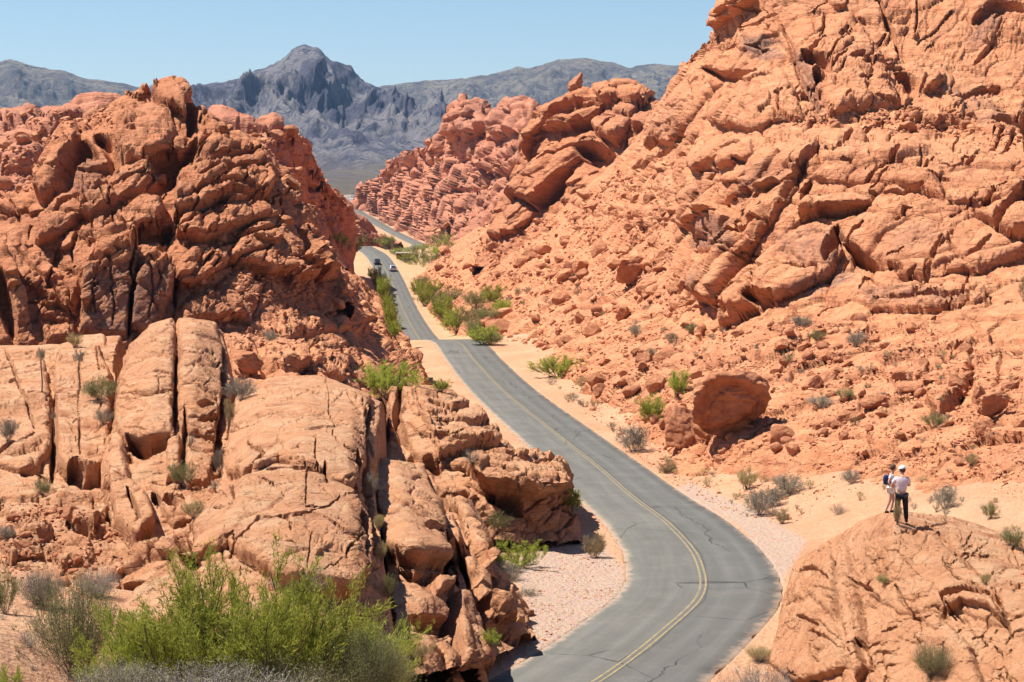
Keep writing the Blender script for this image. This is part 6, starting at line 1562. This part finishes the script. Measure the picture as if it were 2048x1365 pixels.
def skinned(name, nodes, edges, mat, parent, root=0, lv=2):
    me = bpy.data.meshes.new(name)
    me.from_pydata([n[0] for n in nodes], edges, [])
    o = bpy.data.objects.new(name, me); C.objects.link(o)
    m = o.modifiers.new('s', 'SKIN'); m.use_smooth_shade = True; m.branch_smoothing = 0.3
    for i, n in enumerate(nodes):
        r_ = n[1] if isinstance(n[1], tuple) else (n[1], n[1])
        me.skin_vertices[0].data[i].radius = r_
        me.skin_vertices[0].data[i].use_root = (i == root)
    s = o.modifiers.new('u', 'SUBSURF'); s.levels = lv; s.render_levels = lv
    bpy.context.view_layer.update()
    dg = bpy.context.evaluated_depsgraph_get()
    m2 = bpy.data.meshes.new_from_object(o.evaluated_get(dg))
    o.modifiers.clear(); o.data = m2; m2.materials.clear(); m2.materials.append(mat)
    m2.name = name
    for pl in m2.polygons: pl.use_smooth = True
    o.parent = parent
    return o

def person(u, v, hpx, z, label, pose, mats, facing):
    """joint table in units of a 1.75 m figure; x right, y away from the viewer, z up"""
    p, zz = at(u, v)
    if z: p = px(u, v, z); zz = z
    e = empty('person', p)
    s = hpx * zz / F / 1.78; e.scale = (s, s, s)
    J = pose
    nodes = []; idx = {}
    def N(k, pos, r): idx[k] = len(nodes); nodes.append((tuple(pos), r)); return idx[k]
    R = dict(pelvis=(.145, .11), waist=(.125, .095), chest=(.155, .11), neck0=(.075, .07), neck=.055, head0=(.075, .085), head1=(.09, .105), head2=(.06, .07),
             shl=.065, ell=.045, wrl=.03, shr=.065, elr=.045, wrr=.03, hipl=.09, knl=.06, anl=.04, tol=(.035, .03), hipr=.09, knr=.06, anr=.04, tor=(.035, .03))
    for k in R: N(k, J[k], R[k])
    E = [('pelvis', 'waist'), ('waist', 'chest'), ('chest', 'neck0'), ('neck0', 'neck'), ('neck', 'head0'), ('head0', 'head1'), ('head1', 'head2'), ('chest', 'shl'), ('shl', 'ell'), ('ell', 'wrl'), ('chest', 'shr'), ('shr', 'elr'), ('elr', 'wrr'),
         ('pelvis', 'hipl'), ('hipl', 'knl'), ('knl', 'anl'), ('anl', 'tol'), ('pelvis', 'hipr'), ('hipr', 'knr'), ('knr', 'anr'), ('anr', 'tor')]
    edges = [(idx[a], idx[b]) for a, b in E]
    # hands: a palm, four unequal bent fingers and a thumb
    for sd in 'lr':
        w0 = np.array(J['wr' + sd]); el = np.array(J['el' + sd]); d = w0 - el; d /= np.linalg.norm(d)
        sx = np.cross(d, [0, 0, 1.0]); sx = sx / (np.linalg.norm(sx) + 1e-6)
        up = np.cross(sx, d)
        pm = N('palm' + sd, w0 + d * .07, (.032, .016)); edges.append((idx['wr' + sd], pm))
        for q, (o_, l_) in enumerate(((-.03, .06), (-.01, .075), (.01, .07), (.03, .055))):
            a = N('f%s%d' % (sd, q), w0 + d * (.095 + l_ * .4) + sx * o_, .0095); b = N('g%s%d' % (sd, q), w0 + d * (.095 + l_) + sx * o_ - up * .03, .008)
            edges += [(pm, a), (a, b)]
        th = N('t' + sd, w0 + d * .06 + sx * -.045 - up * .01, .011); th2 = N('u' + sd, w0 + d * .09 + sx * -.055 - up * .03, .009)
        edges += [(pm, th), (th, th2)]
    body = skinned('body', nodes, edges, MAT['skin'], e)
    hc = np.array(J['head1']); f = np.array(facing, float); f /= np.linalg.norm(f); sdv = np.cross(f, [0, 0, 1])
    # face: nose, eyes, mouth, ears in one small mesh each
    def blob(name, c, sc, mat, sub=2):
        V, Fc = ico(sub); M = np.stack([sdv, f, [0, 0, 1]], 0)
        me = mesh_np(name, (V * np.array(sc)) @ M + c, Fc, mat); return link(name, me, e)
    blob('nose', hc + f * .105 + np.array([0, 0, -.01]), (.014, .022, .022), MAT['skin'])
    blob('mouth', hc + f * .095 + np.array([0, 0, -.055]), (.025, .01, .007), MAT['lamp_red'])
    for q in (-1, 1):
        blob('eye', hc + f * .092 + sdv * .033 * q + np.array([0, 0, .02]), (.014, .01, .009), MAT['white_cloth'])
        blob('ear', hc + sdv * .092 * q, (.012, .02, .03), MAT['skin'])
    # hair: a shell over the back and crown
    V, Fc = ico(4); keep = V[:, 1] * 1.0 - V[:, 2] * 0.8 < 0.25
    M = np.stack([sdv, f, [0, 0, 1]], 0)
    Vh = V * np.array([.105, .118, .13]) * (1 + .04 * fbm(V * 5, 3))[:, None]
    Vh[:, 1] -= .012; Vh[:, 2] += .03
    ff = Fc[keep[Fc].all(1)]
    link('hair', mesh_np('hair', Vh @ M + hc, ff, MAT['hair']), e)
    # clothes follow the limbs, a little fuller
    def cloth(name, ks, es, rs, mat):
        nn = [(tuple(J[k]) if isinstance(k, str) else tuple(k), r) for k, r in zip(ks, rs)]
        return skinned(name, nn, es, mat, e)
    return e, J, cloth, blob, f, hc, sdv
def lerp(a, b, t): return tuple(np.array(a) * (1 - t) + np.array(b) * t)

# the man: back to the viewer, elbows bent forward
J = dict(pelvis=(0, 0, .93), waist=(0, .01, 1.10), chest=(-.01, .02, 1.32), neck0=(0, .03, 1.46), neck=(.01, .05, 1.52), head0=(.015, .07, 1.59), head1=(.02, .09, 1.66), head2=(.02, .09, 1.75),
         shl=(-.19, .02, 1.40), ell=(-.29, .12, 1.16), wrl=(-.16, .30, 1.20), shr=(.19, .02, 1.40), elr=(.27, .12, 1.16), wrr=(.12, .30, 1.22),
         hipl=(-.10, 0, .86), knl=(-.13, .02, .48), anl=(-.14, 0, .09), tol=(-.15, .17, .04), hipr=(.10, 0, .86), knr=(.14, .03, .48), anr=(.16, 0, .09), tor=(.18, .17, .04))
e, J, cloth, blob, f, hc, sdv = person(1800, 1043, 114, None, '', J, None, (-.35, .93, -.1))
cloth('shirt', [(0, 0, .97), 'waist', 'chest', 'neck0', 'shl', lerp(J['shl'], J['ell'], .75), 'shr', lerp(J['shr'], J['elr'], .75)], [(0, 1), (1, 2), (2, 3), (2, 4), (4, 5), (2, 6), (6, 7)],
      [(.185, .15), (.18, .145), (.185, .14), (.08, .08), .088, .078, .088, .078], MAT['shirt'])
cloth('trousers', [(0, 0, .95), 'hipl', 'knl', lerp(J['knl'], J['anl'], 1.04), 'hipr', 'knr', lerp(J['knr'], J['anr'], 1.04)], [(0, 1), (1, 2), (2, 3), (0, 4), (4, 5), (5, 6)],
      [(.165, .13), .115, .088, .07, .115, .088, .07], MAT['black_cloth'])
for q in 'lr':
    a = np.array(J['an' + q]); t_ = np.array(J['to' + q])
    cloth('shoe', [tuple(a + np.array([0, -.05, -.045])), lerp(a, t_, .5), tuple(t_)], [(0, 1), (1, 2)], [(.05, .045), (.055, .045), (.045, .035)], MAT['shoe'])
V, Fc = ico(4); m = V[:, 2] > -.05
M = np.stack([sdv, f, [0, 0, 1]], 0); Vc = V * np.array([.118, .128, .115]); Vc[:, 2] += .05
ff = Fc[m[Fc].all(1)]
cap = link('cap', mesh_np('cap', Vc @ M + hc, ff, MAT['white_cloth']), e)
br = []
for k in range(13):
    a = math.radians(-65 + 130 * k / 12)
    br.append(((math.sin(a) * .11, math.cos(a) * .12, .045), (math.sin(a) * .115, math.cos(a) * .12 + .085 * max(0, math.cos(a)), .03)))
Vb = np.array([q for r_ in br for q in r_]); Vb = np.concatenate([Vb, Vb - np.array([0, 0, .008])])
fb_ = [(2 * k, 2 * k + 2, 2 * k + 3, 2 * k + 1) for k in range(12)] + [(26 + 2 * k, 26 + 2 * k + 1, 26 + 2 * k + 3, 26 + 2 * k + 2) for k in range(12)] + [(2 * k + 1, 2 * k + 3, 2 * k + 29, 2 * k + 27) for k in range(12)]
link('cap_brim', mesh_np('cap_brim', Vb @ M + hc, fb_, MAT['white_cloth']), cap)
tag(e, 'person seen from behind in a pale pinkish shirt, black trousers and white cap', 'person')

# the companion: stands beyond and to the left, stepping, turned toward the man
J = dict(pelvis=(.05, 0, .93), waist=(.04, 0, 1.10), chest=(.03, 0, 1.30), neck0=(.05, 0, 1.43), neck=(.07, 0, 1.49), head0=(.09, .0, 1.56), head1=(.11, .0, 1.63), head2=(.11, 0, 1.72),
         shl=(-.02, -.16, 1.38), ell=(-.10, -.20, 1.12), wrl=(.12, -.24, 1.05), shr=(.06, .17, 1.38), elr=(.12, .22, 1.14), wrr=(.30, .16, 1.20),
         hipl=(.02, -.09, .86), knl=(-.02, -.10, .50), anl=(-.17, -.08, .10), tol=(-.04, -.10, .04), hipr=(.06, .09, .86), knr=(.14, .10, .50), anr=(.05, .12, .09), tor=(.20, .12, .04))
e, J, cloth, blob, f, hc, sdv = person(1777, 1024, 100, None, '', J, None, (.9, .25, -.15))
cloth('top', ['pelvis', 'waist', 'chest', 'neck0', 'shl', lerp(J['shl'], J['ell'], .5), 'shr', lerp(J['shr'], J['elr'], .5)], [(0, 1), (1, 2), (2, 3), (2, 4), (4, 5), (2, 6), (6, 7)],
      [(.15, .15), (.14, .14), (.15, .15), (.07, .07), .08, .068, .08, .068], MAT['white_cloth'])
cloth('shorts', [(.05, 0, .94), 'hipl', lerp(J['hipl'], J['knl'], .45), 'hipr', lerp(J['hipr'], J['knr'], .45)], [(0, 1), (1, 2), (0, 3), (3, 4)], [(.155, .155), .12, .105, .12, .105], MAT['white_cloth'])
cloth('rucksack', [(-.10, .02, 1.40), (-.14, .01, 1.32), (-.15, .0, 1.18), (-.13, 0, 1.02)], [(0, 1), (1, 2), (2, 3)], [(.07, .12), (.085, .14), (.09, .15), (.07, .13)], MAT['navy'])
cloth('vest', [(.04, 0, .98), (.04, 0, 1.14), (.04, 0, 1.28)], [(0, 1), (1, 2)], [(.16, .16), (.16, .16), (.155, .165)], MAT['navy'])
for q in 'lr':
    a = np.array(J['an' + q]); t_ = np.array(J['to' + q])
    cloth('shoe', [tuple(a + np.array([-.04, 0, -.045])), lerp(a, t_, .5), tuple(t_)], [(0, 1), (1, 2)], [(.045, .05), (.045, .05), (.035, .042)], MAT['shoe'])
tag(e, 'bare-legged person in white shorts and navy top, half hidden behind the one with the cap', 'person')

# ------------------------------------------------------------------ camera, sun, sky
cam = bpy.data.cameras.new('camera'); co_ = bpy.data.objects.new('camera', cam); C.objects.link(co_)
co_.location = (0, 0, CAMZ); co_.rotation_euler = (math.pi / 2 - PITCH, 0, 0)
cam.sensor_width = 36; cam.lens = 36 * F / 2048; cam.clip_start = 0.5; cam.clip_end = 60000
scene.camera = co_
S = Vector((-0.46, 0.12, 0.88)).normalized()
sun = bpy.data.lights.new('sun', 'SUN'); sun.energy = 4.6; sun.angle = math.radians(0.53); sun.color = (1.0, 0.95, 0.87)
so = bpy.data.objects.new('sun', sun); C.objects.link(so)
so.rotation_euler = S.to_track_quat('Z', 'Y').to_euler()
w = bpy.data.worlds.new('World'); scene.world = w; w.use_nodes = True
nt = w.node_tree; bg = nt.nodes['Background']
sky = nt.nodes.new('ShaderNodeTexSky'); sky.sky_type = 'NISHITA'; sky.sun_disc = False
sky.sun_elevation = math.asin(S.z); sky.sun_rotation = math.atan2(S.x, S.y)
sky.altitude = 600; sky.air_density = 1.0; sky.dust_density = 0.0; sky.ozone_density = 6.0
nt.links.new(sky.outputs[0], bg.inputs[0]); bg.inputs[1].default_value = 0.06
scene.view_settings.view_transform = 'Standard'; scene.view_settings.look = 'None'
scene.view_settings.exposure = 1.0; scene.view_settings.gamma = 1.0
scene.cycles.use_denoising = True
scene.cycles.max_bounces = 4; scene.cycles.diffuse_bounces = 2; scene.cycles.transparent_max_bounces = 8

# air: one closed box round camera and scene
def haze_box(lo, hi, dens, col):
    V = [(x, y, z) for x in (lo[0], hi[0]) for y in (lo[1], hi[1]) for z in (lo[2], hi[2])]
    Fq = [(0, 1, 3, 2), (4, 6, 7, 5), (0, 4, 5, 1), (2, 3, 7, 6), (0, 2, 6, 4), (1, 5, 7, 3)]
    m = bpy.data.materials.new('air'); m.use_nodes = True; t = m.node_tree; t.nodes.remove(t.nodes['Principled BSDF'])
    pv = t.nodes.new('ShaderNodeVolumePrincipled'); pv.inputs['Density'].default_value = dens; pv.inputs['Color'].default_value = (*col, 1); pv.inputs['Anisotropy'].default_value = 0.2
    t.links.new(pv.outputs[0], t.nodes['Material Output'].inputs['Volume'])
    o = link('haze', mesh_np('haze', V, Fq, m, smooth=False)); tag(o, kind='stuff'); return o
haze_box((-14000, -60, -120), (14000, 24500, 620), 2.7e-5, (0.36, 0.62, 1.0))
